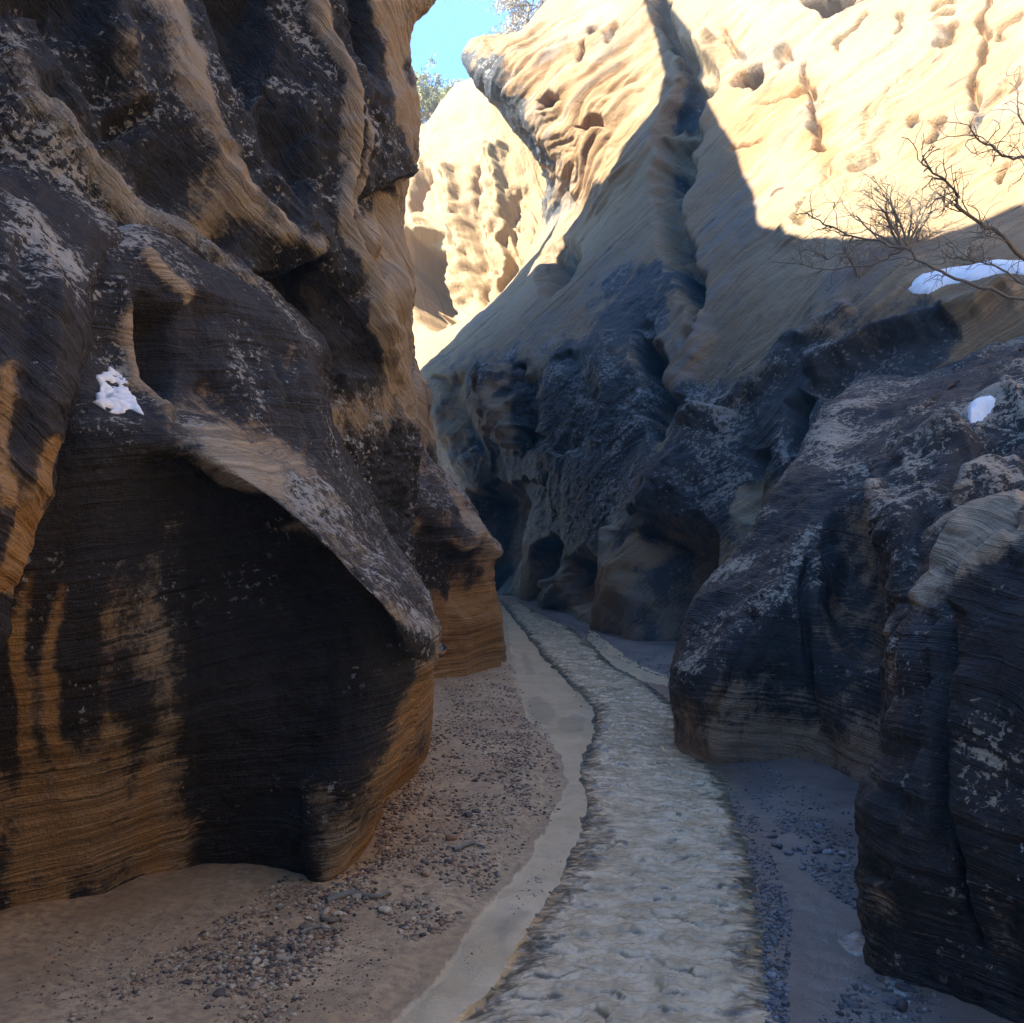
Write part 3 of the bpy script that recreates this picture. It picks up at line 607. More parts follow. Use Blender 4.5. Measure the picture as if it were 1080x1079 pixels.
p2r = [([(740,690),(790,620),(830,560)], 48, dict(v=.95,l=.55)), ([(730,790),(800,780),(900,800)], 40, dict(v=.25,w=.35,l=.05)), ([(760,740),(880,750)], 34, dict(v=.5,w=.3,l=.1)),
       ([(715,740),(722,770)], 16, dict(v=.5,w=.6)), ([(870,480),(900,440)], 22, dict(v=.8,l=.8))]
sheet('rock_fin', R2, M_right, 'pointed blue black rock fin rising from the right bank, banded at its foot', 'rock fin',
      f2r, p2r, bed=(.08, -.05, 1), bedwarp=.12, lam=.016, rough=.09, rough_f=.9, varn_shade=.72, warm=.25, lich=.3, px_step=2.0)

# ---- shoulder between fin and front rock
R2b = [
 [(990,880,8.2),(962,880,6.2),(945,885,5.5),(960,892,4.95),(1010,900,4.7),(1080,910,4.45),(1300,930,4)],
 [(990,780,8.2),(960,785,6.2),(944,785,5.5),(958,788,5.0),(1000,790,4.8),(1080,790,4.6),(1300,790,4.2)],
 [(990,700,8.2),(958,695,6.25),(944,690,5.55),(958,695,5.15),(1000,700,4.95),(1080,700,4.75),(1300,700,4.3)],
 [(980,600,8.4),(950,600,6.7),(934,600,6.0),(950,603,5.6),(990,605,5.35),(1080,600,5.1),(1300,590,4.6)],
 [(970,530,8.8),(938,530,7.2),(922,530,6.5),(940,532,6.1),(985,535,5.8),(1080,530,5.5),(1300,510,4.9)],
 [(965,480,9.3),(935,485,7.8),(914,498,7.1),(935,497,6.8),(985,495,6.4),(1080,485,6.0),(1300,460,5.3)],
 [(1000,430,9.8),(960,445,8.6),(938,466,8.0),(958,464,7.6),(1000,450,7.2),(1080,430,6.8),(1300,395,6)],
 [(1050,380,10.4),(1010,400,9.6),(985,424,9.2),(1005,422,8.8),(1038,413,8.4),(1080,400,7.9),(1300,350,6.8)],
 [(1070,355,11.5),(1040,365,11),(1015,385,10.8),(1030,385,10.5),(1050,380,10.2),(1090,368,9.8),(1300,320,8.8)],
]
f2b = [('line', [(918,505,7),(930,560,8),(940,620,8),(945,680,8)], .06, dict(v=.3,w=0,l=.8)), ('line', [(1080,420,12),(1010,450,12),(940,490,12)], .10, dict(v=.5,l=1.0)),
       ('line', [(1080,460,12),(1020,490,14),(980,540,12),(970,600,10)], -.14, dict(v=1.0)), ('line', [(1080,490,10),(1030,510,10),(1000,540,10)], .08, dict(v=.6,l=.9)),
       ('hole', [(1010,445),(1060,420),(1090,420),(1090,470),(1030,480)], -.25, dict(v=1.0,e=20))]
sheet('rock_shoulder', R2b, M_right, 'dark flecked rock shoulder with a small snow patch, behind the front right rock', 'rock shoulder',
      f2b, [([(960,560),(960,640)], 26, dict(v=1.0,l=.7))], bed=(-.5, .1, .85), lam=.03, rough=.12, rough_f=1.1, varn_shade=.8, warm=.2, lich=.45, px_step=2.0, lumps=.05, lump_f=1.8)

# ---- front right rock
R1 = [
 [(975,1050,6),(930,1050,4.6),(903,1048,3.95),(915,1058,3.75),(958,1070,3.6),(1010,1085,3.45),(1080,1105,3.25),(1300,1160,2.75),W(2.45,1.2,-.4),W(2.9,-4,-.4)],
 [(968,950,6),(927,950,4.6),(904,950,3.95),(916,955,3.72),(958,965,3.55),(1010,975,3.4),(1080,990,3.2),(1300,1030,2.7),W(2.4,1.2,.2),W(2.9,-4,.2)],
 [(965,880,6),(930,880,4.62),(910,878,3.98),(922,880,3.72),(962,885,3.5),(1012,890,3.35),(1080,900,3.18),(1300,920,2.7),W(2.4,1.2,.5),W(2.9,-4,.5)],
 [(978,800,6),(944,800,4.7),(925,800,4.05),(936,803,3.8),(970,805,3.55),(1015,805,3.4),(1080,805,3.22),(1300,810,2.7),W(2.4,1.2,.9),W(2.9,-4,.9)],
 [(992,700,6.1),(959,700,4.85),(942,700,4.22),(952,702,3.95),(982,705,3.7),(1022,703,3.5),(1080,700,3.32),(1300,690,2.75),W(2.4,1.2,1.2),W(2.9,-4,1.2)],
 [(1006,620,6.3),(977,620,5),(961,625,4.4),(971,627,4.12),(997,627,3.85),(1028,622,3.68),(1080,615,3.48),(1300,590,2.85),W(2.45,1.2,1.5),W(2.9,-4,1.5)],
 [(1020,560,6.6),(992,562,5.3),(974,573,4.7),(984,576,4.4),(1007,573,4.12),(1036,566,3.92),(1080,556,3.72),(1300,520,3.0),W(2.55,1.2,1.75),W(3,-4,1.75)],
 [(1045,530,7),(1015,540,5.9),(996,550,5.4),(1006,549,5.05),(1025,540,4.75),(1046,533,4.55),(1080,524,4.3),(1300,470,3.4),W(2.8,1.2,2),W(3.2,-4,2)],
 [(1060,530,7.5),(1040,540,6.8),(1020,548,6.4),(1026,546,6.1),(1040,540,5.9),(1056,535,5.7),(1090,525,5.5),(1300,480,4.6),W(3.6,1.2,2.1),W(4,-4,2.1)],
]
f1r = [('line', [(1080,552,9),(1030,585,10),(1000,640,10),(1000,760,9),(990,900,8)], -.10, dict(v=1.0)), ('line', [(1075,575,10),(1040,600,10),(1015,650,10)], .06, dict(v=.3,w=0,l=.9)),
       ('line', [(1005,740,3),(1003,830,3),(1012,920,4),(1030,1000,4)], -.09, dict(v=1.0)), ('line', [(985,640,8),(965,760,8),(950,860,8)], -.05, dict(v=.9)),
       ('step', [(915,930,25),(945,930,25),(960,905,20)], .06, dict(e=5,s=1)), ('line', [(1080,530,8),(1020,552,8),(985,590,8),(968,640,7)], .05, dict(v=.15,w=0,l=1))]
p1r = [([(1080,530),(1010,560),(975,620)], 24, dict(v=.22,w=0,l=.9)), ([(1080,580),(1040,600)], 18, dict(v=.4,l=1)), ([(1040,680),(1060,780)], 40, dict(v=1.0,l=.5)), ([(930,960),(1000,960),(1060,980)], 40, dict(v=.6,w=.3,l=.05)),
       ([(1078,875),(1078,925)], 6, dict(x=.55)), ([(960,700),(940,800)], 14, dict(v=.6,w=.5))]
sheet('rock_outcrop', R1, M_right, 'dark cracked rock in the right foreground with pale worn top', 'rock outcrop',
      f1r, p1r, bed=(.1, .05, 1), bedwarp=.25, lam=.014, rough=.07, rough_f=1.6, varn_shade=.74, warm=.2, lich=.22, px_step=2.0, lumps=.025, lump_f=2.5)
#END_ROCK
# ================================================================== SUN AND LEFT RIM
SUN = np.array([0.60, 0.50, -0.62]); SUN /= np.linalg.norm(SUN)
def bvh_of(names):
    vs = []; qs = []; k = 0
    for nme in names:
        P, N, Q = SHEETS[nme]; v = P.reshape(-1, 3); vs.append(v); qs.append(Q+k); k += len(v)
    v = np.concatenate(vs); q = np.concatenate(qs)
    return BVHTree.FromPolygons([Vector(x) for x in v], [list(x) for x in q.tolist()])
bvh_right = bvh_of(['canyon_wall'])
bvh_all_r = bvh_of(['canyon_wall', 'rock_fin', 'rock_shoulder.001', 'rock_outcrop'])
def cast(px, py, bvh):
    d = Vector(unproj(px, py, 1.0))-Vector((0, 0, H)); d.normalize()
    h = bvh.ray_cast(Vector((0, 0, H)), d)
    return (np.array(h[0]), np.array(h[1])) if h[0] is not None else (None, None)
shade = [(470,372),(500,352),(528,330),(552,300),(575,262),(590,222),(620,205),(660,192),(690,160),(703,120),(722,96),(742,94),(765,135),(785,185),(802,225),(830,248),(870,250),(930,250),(990,250),(1040,240),(1078,212)]  # wanted shadow edge on the wall; the rim outline is traced back from it
XC = -3.6; prof = []
for px, py in shade:
    p, _ = cast(px, py, bvh_right)
    if p is None: continue
    t = (p[0]-XC)/SUN[0]; q = p-SUN*t
    prof.append((q[1], q[2]))
prof.sort()
RIMDBG = prof
ys = np.linspace(-8, 26, 240)
py_, pz_ = np.array([a for a, b in prof]), np.array([b for a, b in prof])
zt = np.interp(ys, py_, pz_)
zt = np.where(ys < 4.5, np.interp(ys, [-8, -4.2, -2.6, -1.0, 0, 1.2, 4.5], [4.0, 4.5, 6.0, 9.2, 10.8, 13.0, pz_[0]]), zt)  # rim lowered behind the camera so more sun bounces in
zt = np.where(ys > py_[-1], pz_[-1]-(ys-py_[-1])*1.6, zt)
sec = [(-3.9, 0.0), (-3.75, .3), (-3.65, .6), (-3.6, .85), (-3.6, 1.0), (-3.8, 1.0), (-4.6, .99), (-6.0, .97), (-7.0, .5), (-7.2, 0.0)]
rimP = np.zeros((len(sec)*1, len(ys), 3))
for i, (sx, sz) in enumerate(sec):
    rimP[i, :, 0] = sx; rimP[i, :, 1] = ys; rimP[i, :, 2] = -0.5+(zt+0.5)*sz
up = []
for i in range(len(sec)-1):
    for t in np.linspace(0, 1, 12, endpoint=False): up.append(rimP[i]*(1-t)+rimP[i+1]*t)
up.append(rimP[-1]); rimP = np.array(up)
nz = fbm(rimP*0.6, 4)*0.16; rimP[..., 0] += nz
rm = np_mesh('canyon_rim', rimP.reshape(-1, 3), grid_quads(*rimP.shape[:2])[:, ::-1])
fl = rimP.reshape(-1, 3); B = fl[:, 2]+.3*fbm(fl*.4, 3)
for nme, val in (('bed', B), ('varn_shade', np.full(len(fl), .45)), ('warm', np.full(len(fl), .4)), ('lich', np.full(len(fl), .3)), ('white', np.zeros(len(fl)))): fattr(rm, nme, val)
tag(link('canyon_rim', rm, M_leftup), 'high left canyon rim above the picture, its outline shaped to cast the shadow edge', 'canyon rim')

# unseen trunk added on the rim to cast a dark bar on the wall
def back_to_rim(px, py, x=XC-.6):
    p, _ = cast(px, py, bvh_right); return p-SUN*((p[0]-x)/SUN[0])
TRUNK = [back_to_rim(*q) for q in [(722,112),(728,84),(718,52),(705,22),(699,2),(697,-18)]]
# ================================================================== GROUND, WATER
Lw = [(455,1120),(490,1079),(530,1030),(560,980),(590,930),(610,890),(620,850),(612,812),(628,772),(626,745),(602,722),(574,694),(552,665),(532,640),(527,633)]
Rw = [(830,1120),(815,1079),(806,1020),(800,960),(790,900),(765,825),(732,782),(712,745),(684,722),(645,702),(624,680),(600,661),(565,645),(548,634)]
stream = [ground_pt(*p) for p in Lw]+[ground_pt(*p) for p in Rw[::-1]]
a0, b0 = ground_pt(*Lw[0]), ground_pt(*Rw[0])
stream = [(a0[0]-.5, -4.0)]+[a0]+stream[1:-1]+[b0]+[(b0[0]+.2, -4.0)]
Ls = [(385,1120),(420,1079),(455,1045),(480,1003),(510,965),(540,930),(565,900),(582,868),(598,828),(592,800),(572,778),(552,752),(545,732),(541,700),(536,668),(527,645),(524,633)]
silt = [ground_pt(*p) for p in Ls]+[ground_pt(*p) for p in Lw[::-1]]
bar = [ground_pt(*p) for p in [(622,664),(640,678),(668,700),(704,716),(706,726),(676,718),(640,701),(618,680)]]
side = [ground_pt(*p) for p in [(788,868),(808,862),(835,900),(868,950),(905,985),(940,1035),(960,1090),(855,1090),(848,1020),(830,960),(805,915)]]
gx = np.concatenate([np.linspace(-12, -4.2, 20, endpoint=False), np.linspace(-4.2, -2.2, 60, endpoint=False), np.linspace(-2.2, 2.4, 330, endpoint=False), np.linspace(2.4, 12, 40)])
gy = np.concatenate([np.linspace(-6, 2.6, 40, endpoint=False), 2.6*np.exp(np.linspace(0, math.log(48/2.6), 520))])
GX, GY = np.meshgrid(gx, gy)
def ground_fields(GX, GY):
    P0 = np.stack([GX, GY, np.zeros_like(GX)], -1)
    wx = GX+.035*perlin(P0*3.1)+.018*perlin(P0*9+5); wy = GY+.06*perlin(P0*2.3+9)
    ds = sdf_poly(wx, wy, stream); dsl = np.minimum(sdf_poly(wx, wy, silt), sdf_poly(wx, wy, bar)); dsd = sdf_poly(wx, wy, side)
    # which bank: left when x is left of the stream's middle line
    mid = np.interp(GY, [-4, 2.8, 3.4, 4.5, 6.0, 8.0, 10, 14, 18, 23, 40], [.1, .2, .3, .45, .58, .72, .75, .75, .7, .2, -.3])
    left = GX < mid
    h = np.where(left, .026+.016*np.clip(dsl, 0, 3)+.03*sstep(.02, .20, dsl), .022+.014*np.clip(ds, 0, 3))
    siltm = sstep(.03, -.03, dsl)
    h = np.where(dsl < 0, np.minimum(h, .014+.01*perlin(P0*4)), h)
    h = h*sstep(-.02, .10, ds)-.05*sstep(.03, -.25, ds)
    sm = sstep(.06, -.12, dsd); h = h-.012*sm*(.6+.5*perlin(P0*5+3))
    # rises against the walls
    h = h+.02*sstep(-1.3, -2.4, GX)*sstep(7, 4, GY)
    wob = fbm(P0*np.array([1.5, 1.1, 1])+7, 4)
    h = h+np.where(left & (dsl > 0), .022, .010)*wob*sstep(-.05, .2, ds)
    return h, ds, dsl, dsd, left, siltm, sm
Hh, ds, dsl, dsd, left, siltm, sidem = ground_fields(GX, GY)
GP = np.stack([GX, GY, Hh], -1)
P0 = np.stack([GX, GY, GX*0], -1)
Hh = Hh+.006*fbm(P0*11, 3)*np.where(ds > 0, 1, .3)*(1-.7*siltm); GP[..., 2] = Hh
gm = np_mesh('ground', GP.reshape(-1, 3), grid_quads(*GX.shape))
fattr(gm, 'silt', siltm); fattr(gm, 'side', sstep(.25, -.1, dsd)); fattr(gm, 'leftbank', np.clip(sstep(-.1, .1, np.where(left, 1, -1)*np.abs(ds)), 0, 1)); fattr(gm, 'dist', ds)
damp = np.zeros_like(GX)
for q in ([(553,742),(566,735),(580,742),(588,754),(580,766),(562,762)], [(590,760),(604,754),(618,758),(616,772),(600,777),(586,770)], [(548,690),(556,690),(566,712),(556,714)], [(520,985),(545,960),(560,965),(530,1000)]):
    damp = np.maximum(damp, sstep(.02, -.03, sdf_poly(GX+.03*perlin(P0*6), GY+.05*perlin(P0*5+4), [ground_pt(*k) for k in q])))
fattr(gm, 'damp', damp)
grid_bvh = BVHTree.FromPolygons([Vector(v) for v in GP.reshape(-1, 3)], grid_quads(*GX.shape).tolist())
m, nt, b = new_mat('river_sand'); n = NB(nt); p = n.pos()
n1 = n.noise(p, 2.2, 5, .6); n2 = n.noise(p, 26, 4, .7); n3 = n.noise(p, 120, 2, .6)
col = n.mix(n.sm(n1, .35, .65), (.43, .275, .14), (.58, .39, .212))
col = n.mix(n.sm(n2, .35, .7), col, (.29, .185, .105))
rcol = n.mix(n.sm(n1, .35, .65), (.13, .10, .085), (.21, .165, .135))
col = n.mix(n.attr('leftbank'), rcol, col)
col = n.mix(n.sm(n3, .62, .75, 0, .5), col, (.32, .27, .23))
sl = n.math('ADD', n.attr('silt'), n.math('MULTIPLY', n.math('SUBTRACT', n2, .5), .5))
slm = n.sm(n.math('ADD', sl, n.math('MULTIPLY', n.math('SUBTRACT', n.noise(p, 5, 4, .7), .5), .5)), .40, .66)
col = n.mix(slm, col, n.mix(n.sm(n1, .3, .7), (.55, .385, .21), (.68, .50, .30)))
n4 = n.noise(p, 7, 5, .65)
col = n.mix(n.math('MULTIPLY', slm, n.sm(n4, .45, .7, 0, .55)), col, (.36, .27, .17))
col = n.mix(n.math('MULTIPLY', n.attr('damp'), .5), col, (.25, .195, .125))
col = n.mix(n.math('MULTIPLY', n.attr('side'), .8), col, (.16, .165, .155))
wet = n.sm(n.attr('dist'), .30, .0)
col = n.mix(n.math('MULTIPLY', n.math('MULTIPLY', wet, n.math('SUBTRACT', 1.0, slm)), .45), col, (.11, .08, .06))
nt.links.new(col, b.inputs['Base Color'])
nt.links.new(n.sm(n.math('MAXIMUM', n.math('MAXIMUM', n.math('MULTIPLY', wet, .9), slm), n.attr('side')), 0, 1, .85, .30), b.inputs['Roughness'])
hh = n.math('ADD', n.math('MULTIPLY', n2, 1.0), n.math('MULTIPLY', n3, .5))
nt.links.new(n.bump(hh, .6, .012), b.inputs['Normal'])
tag(link('ground', gm, m), kind='structure')

# water
Lg = np.array([(a0[0]-.5, -4.0)]+[ground_pt(*q) for q in Lw]); Rg = np.array([(b0[0]+.2, -4.0)]+[ground_pt(*q) for q in Rw])
wys = np.concatenate([np.linspace(-4, 2.7, 24, endpoint=False), 2.7*np.exp(np.linspace(0, math.log(25/2.7), 1000))])
le = np.interp(wys, Lg[:, 1], Lg[:, 0])-.25; re = np.interp(wys, Rg[:, 1], Rg[:, 0])+.25
tt_ = np.linspace(0, 1, 300); WX = le[:, None]*(1-tt_)+re[:, None]*tt_; WY = np.repeat(wys[:, None], 300, 1); Pw = np.stack([WX, WY, WX*0], -1)
cl = np.interp(WY, wys, (le+re)/2); ux = WX-cl; uy = WY     # across / along the flow
def saw(ph):
    f = ph-np.floor(ph); return np.where(f < .16, f/.16, (1-f)/.84), f
Pf = np.stack([ux, uy, ux*0], -1)
ph = uy*5.2-.8*np.cos(ux*2.2)+ux*.9+.9*perlin(Pf*np.array([2.2, 1.6, 1])+3)+.45*perlin(Pf*np.array([6.5, 5, 1])+9)+.12*perlin(Pf*np.array([19, 15, 1])+9)
ph2 = uy*11+ux*2.5+1.0*perlin(Pf*np.array([4, 3, 1])+13)+.6*perlin(Pf*np.array([12, 9, 1])+19)
a1 = sstep(-.30, .25, perlin(Pf*np.array([4.5, 3.2, 1])+31)); a2 = sstep(-.25, .35, perlin(Pf*np.array([7, 6, 1])+37))
s1, fr1 = saw(ph); s2, fr2 = saw(ph2)
rp = .62*s1*(.35+.65*a1)+.28*s2*a2+.22*np.minimum(np.abs(perlin(Pf*np.array([11, 13, 1])+.5))*2.3, .7)
ripple_shade = 1-np.clip(a1*np.exp(-fr1*8)+.75*a1*np.exp(-(1-fr1)*16)+.6*a2*np.exp(-fr2*7), 0, 1)
r2 = perlin(Pf*np.array([28, 36, 1])+4)
dstr = sdf_poly(WX, WY, stream); act = sstep(.02, -.10, dstr)
WZ = .002+act*(.026*rp+.0055*r2+.0022*perlin(Pf*np.array([55, 68, 1])+8))
wm = np_mesh('water', np.stack([WX, WY, WZ], -1).reshape(-1, 3), grid_quads(*WX.shape))
fattr(wm, 'act', act); fattr(wm, 'ripple_shade', ripple_shade)
fattr(wm, 'inner', sstep(-.02, .16, -dstr-.02+.11*perlin(Pf*np.array([5, 2.2, 1])+51)+.06*perlin(Pf*np.array([14, 9, 1])+57)))
m, nt, b = new_mat('stream_water'); n = NB(nt); p = n.pos((1, 1, 1))
t1 = n.noise(n.pos((26, 32, 1)), 1.0, 4, .6, .6); t2 = n.noise(n.pos((80, 100, 1)), 1.0, 3, .6, .3)
bedc = n.noise(p, 5, 5, .7)
cr = n.math('ADD', n.attr('ripple_shade'), n.math('MULTIPLY', n.math('SUBTRACT', t1, .5), .35))
col = n.mix(n.sm(cr, .05, .6), (.17, .13, .075), n.mix(n.sm(bedc, .36, .64), (.45, .325, .185), (.68, .51, .32)))  # dark ripple fronts painted into the colour, standing for dark reflections
col = n.mix(n.sm(n.math('ADD', n.math('MULTIPLY', n.attr('inner'), .75), n.math('MULTIPLY', n.math('SUBTRACT', n.noise(n.pos((9, 17, 1)), 1.0, 4, .65, .5), .5), 2.6)), .05, .60), n.mix(n.sm(bedc, .4, .62), (.12, .095, .062), (.24, .185, .12)), col)  # pale plates scattered in the colour to read as ripple glints
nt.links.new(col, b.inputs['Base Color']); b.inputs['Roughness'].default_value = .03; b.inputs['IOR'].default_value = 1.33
b.inputs['Specular IOR Level'].default_value = 0.8
hh = n.math('ADD', n.math('MULTIPLY', t1, 1.0), n.math('MULTIPLY', t2, .35))
nt.links.new(n.bump(n.math('MULTIPLY', hh, n.attr('act')), .8, .008), b.inputs['Normal'])
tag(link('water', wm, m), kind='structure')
# ================================================================== STONES
def stone_mesh(name, seed, sub=2):
    import bmesh
    bm = bmesh.new(); bmesh.ops.create_icosphere(bm, subdivisions=sub, radius=1)
    v = np.array([x.co[:] for x in bm.verts]); r = np.random.default_rng(seed)
    for _ in range(9):                      # knapped flats
        d = r.normal(size=3); d /= np.linalg.norm(d); c = r.uniform(.42, .8); s = v@d
        v = v-np.maximum(s-c, 0)[:, None]*d*.85
    v *= r.uniform([.8, .65, .38], [1.15, .95, .62]); v += .05*np.stack([perlin(v*2+seed), perlin(v*2+seed+5), perlin(v*2+seed+9)], -1)
    f = np.array([[l.index for l in q.verts] for q in bm.faces]); bm.free()
    return v, f
def stone_material(name, cols):
    m, nt, b = new_mat(name); n = NB(nt)
    at = nt.nodes.new('ShaderNodeAttribute'); at.attribute_name = 'shade'
    oi = nt.nodes.new('ShaderNodeObjectInfo')
    fac = n.math('FRACT', n.math('ADD', at.outputs['Fac'], n.math('MULTIPLY', oi.outputs['Random'], 1.0)))
    k = len(cols); col = n.ramp(fac, [(i/k, c) for i, c in enumerate(cols)], 'CONSTANT')
    nz = n.noise(n.pos(), 60, 4, .7)
    col = n.mix(n.sm(nz, .4, .7, 0, .45), col, (.12, .10, .09))
    nt.links.new(col, b.inputs['Base Color']); b.inputs['Roughness'].default_value = .7
    nt.links.new(n.bump(nz, .4, .006), b.inputs['Normal'])
    return m
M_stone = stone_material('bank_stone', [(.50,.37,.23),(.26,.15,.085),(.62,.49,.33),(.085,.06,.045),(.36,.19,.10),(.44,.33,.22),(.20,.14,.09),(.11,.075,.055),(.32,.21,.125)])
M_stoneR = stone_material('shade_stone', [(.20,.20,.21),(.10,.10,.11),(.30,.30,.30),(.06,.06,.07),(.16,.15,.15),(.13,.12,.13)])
protos = [stone_mesh('stone', s) for s in range(8)]
tiny = [stone_mesh('stone', 20+s, 1) for s in range(6)]
def drop(px, py):
    x, y = ground_pt(px, py, .03)
    h = grid_bvh.ray_cast(Vector((x, y, 3)), Vector((0, 0, -1)))
    return x, y, (h[0].z if h[0] else 0.0)
def rotm(a, tx=0, ty=0):
    ca, sa = math.cos(a), math.sin(a); R = np.array([[ca, -sa, 0], [sa, ca, 0], [0, 0, 1]])
    cx, sx = math.cos(tx), math.sin(tx); return R@np.array([[1, 0, 0], [0, cx, -sx], [0, sx, cx]])
def gravel(name, zones, mat):
    Vs, Fs, Sh, k = [], [], [], 0
    for poly, count, smin, smax, clump in zones:
        xs = [q[0] for q in poly]; ys_ = [q[1] for q in poly]; got = 0; tries = 0
        M = count*14; PX = rng.uniform(min(xs), max(xs), M); PY = rng.uniform(min(ys_), max(ys_), M)
        GXY = np.array([ground_pt(a, b_, .03) for a, b_ in zip(PX, PY)]); G3 = np.concatenate([GXY, np.zeros((M, 1))], 1)
        cc = perlin(G3*np.array([2.6, 2.0, 0])+3.3)+.5*perlin(G3*7+1.3)
        ok = np.nonzero(in_poly(PX, PY, poly) & (cc+.25*rng.normal(size=M) > clump))[0]
        for q_ in ok[:count]:
            x, y, z = drop(PX[q_], PY[q_])
            if z < -0.02: continue
            z = max(z, -.002)
            v, f = random.choice(tiny); s = .72*(smin+(smax-smin)*random.random()**2.5)
            v = (v*s)@rotm(random.uniform(0, 6.28), random.uniform(-.3, .3)).T+np.array([x, y, z+s*.12])
            Vs.append(v); Fs.append(f+k); k += len(v); Sh.append(np.full(len(v), random.random())); got += 1
    me = np_mesh(name, np.concatenate(Vs), np.concatenate(Fs), smooth=False); fattr(me, 'shade', np.concatenate(Sh))
    return tag(link(name, me, mat), kind='stuff')
zl = [([(60,1100),(300,930),(360,950),(420,900),(300,1100)], 2300, .006, .026, -.1),
      ([(180,1079),(330,960),(420,880),(350,1010),(280,1079)], 1100, .008, .030, -.3),
      ([(370,950),(450,790),(470,720),(540,710),(590,790),(590,850),(480,980),(430,1000)], 4200, .008, .030, -.05),
      ([(440,800),(480,720),(540,700),(560,770),(560,850)], 1700, .010, .034, -.15),
      ([(0,1079),(60,1000),(300,940),(420,1000),(400,1079)], 1400, .005, .014, -.6),
      ([(395,870),(440,810),(455,830),(400,910)], 500, .008, .035, -.5),
      ([(470,1030),(560,920),(615,850),(600,800),(615,860),(560,960)], 80, .005, .014, .1)]
edgeL = [(x+dx, y) for x, y, dx in [(490,1079,-8),(530,1030,-8),(560,980,-8),(590,930,-7),(610,890,-6),(620,850,-6),(612,812,-5),(628,772,-4),(602,722,-3)]]
edgeL = edgeL+[(x+dx, y) for x, y, dx in [(602,722,4),(628,772,6),(612,812,8),(620,850,9),(610,890,10),(590,930,12),(560,980,14),(530,1030,16),(490,1079,18)]]
zl.append((edgeL, 170, .006, .026, .15))
gravel('gravel', zl, M_stone)
zr = [([(765,810),(800,800),(900,860),(905,960),(860,930),(820,870)], 1500, .006, .024, -.1),
      ([(770,840),(800,860),(835,960),(830,1079),(795,1079),(808,960)], 1500, .006, .024, -.25),
      ([(640,690),(700,690),(720,720),(700,715)], 350, .012, .03, -.4), ([(860,1079),(900,1020),(960,1040),(1060,1079)], 220, .006, .03, -.1),
      ([(540,640),(640,668),(640,690),(600,665)], 250, .015, .04, -.5)]
zr.append(([(x-4, y) for x, y in [(815,1079),(806,1020),(800,960),(790,900),(765,825),(732,782)]]+[(x+9, y) for x, y in [(732,782),(765,825),(790,900),(800,960),(806,1020),(815,1079)]], 420, .006, .026, -.3))
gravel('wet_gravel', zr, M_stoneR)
def stones(zones, mat, label, group):
    meshes = []
    for v, f in protos:
        me = np_mesh('stone', v, f, smooth=False); me.materials.append(mat); meshes.append(me)
    for poly, count, smin, smax in zones:
        xs = [q[0] for q in poly]; ys_ = [q[1] for q in poly]; got = 0
        while got < count:
            px, py = random.uniform(min(xs), max(xs)), random.uniform(min(ys_), max(ys_))
            if not in_poly(np.array(px), np.array(py), poly): continue
            x, y, z = drop(px, py); s = random.uniform(smin, smax)
            o = bpy.data.objects.new('stone', random.choice(meshes)); COL.objects.link(o)
            o.location = (x, y, z+s*.15); o.scale = (s, s*random.uniform(.8, 1.1), s*random.uniform(.8, 1.2)); o.rotation_euler = (random.uniform(-.25, .25), random.uniform(-.25, .25), random.uniform(0, 6.28))
            tag(o, label, 'stone', group); got += 1
stones([([(190,1075),(330,965),(400,900),(380,960),(300,1050)], 34, .018, .034)], M_stone, 'fist sized pale stone in the band of stones crossing the sandy left bank', 'stones in the front band of the left bank')
stones([([(400,900),(450,790),(540,730),(570,810),(480,930)], 40, .018, .034)], M_stone, 'small brown or grey stone scattered on the left bank beside the silt', 'stones scattered on the middle of the left bank')
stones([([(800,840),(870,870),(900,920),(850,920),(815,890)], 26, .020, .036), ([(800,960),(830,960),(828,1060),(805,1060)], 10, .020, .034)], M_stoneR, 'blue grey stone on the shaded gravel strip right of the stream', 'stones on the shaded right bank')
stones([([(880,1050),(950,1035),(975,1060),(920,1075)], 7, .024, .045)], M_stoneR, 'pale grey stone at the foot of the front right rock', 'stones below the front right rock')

stones([([(330,985),(400,930),(470,880),(500,840),(520,880),(440,985)], 5, .034, .052)], M_stone, 'larger half buried cobble standing out among the small stones of the left bank', 'larger cobbles on the left bank')
# ================================================================== SNOW
m, nt, b = new_mat('old_snow'); n = NB(nt)
nz = n.noise(n.pos(), 30, 4, .6)
nt.links.new(n.mix(nz, (.78, .80, .84), (.88, .89, .90)), b.inputs['Base Color']); b.inputs['Roughness'].default_value = .6
b.inputs['Subsurface Weight'].default_value = .0
nt.links.new(n.bump(nz, .3, .01), b.inputs['Normal']); M_snow = m
def patch(name, src, poly, thick, mat, label, cat, edge=16.0, wob=14, holes=0.0):
    P, N, Q = SHEETS[src]
    px, py = proj(P); w = fbm(P*2.2, 5)
    sd = sdf_poly(px+w*wob, py+w*wob, poly)
    if holes: sd = np.maximum(sd, (fbm(P*11, 4)*holes-.25*holes)*edge)
    h = thick*np.sqrt(np.clip(-sd/edge, 0, 1))+np.where(sd > 0, -.03, 0)+.25*thick*fbm(P*3+2, 2)*sstep(0, -edge, sd)
    Pn = P+N*h[..., None]*.5+np.array([0, 0, 1])*h[..., None]*.7
    keep = (sd < 4).reshape(-1)
    fq = Q[keep[Q].all(1)]
    used = np.unique(fq); mp = np.full(P.shape[0]*P.shape[1], -1); mp[used] = np.arange(len(used))
    return tag(link(name, np_mesh(name, Pn.reshape(-1, 3)[used], mp[fq]), mat), label, cat)
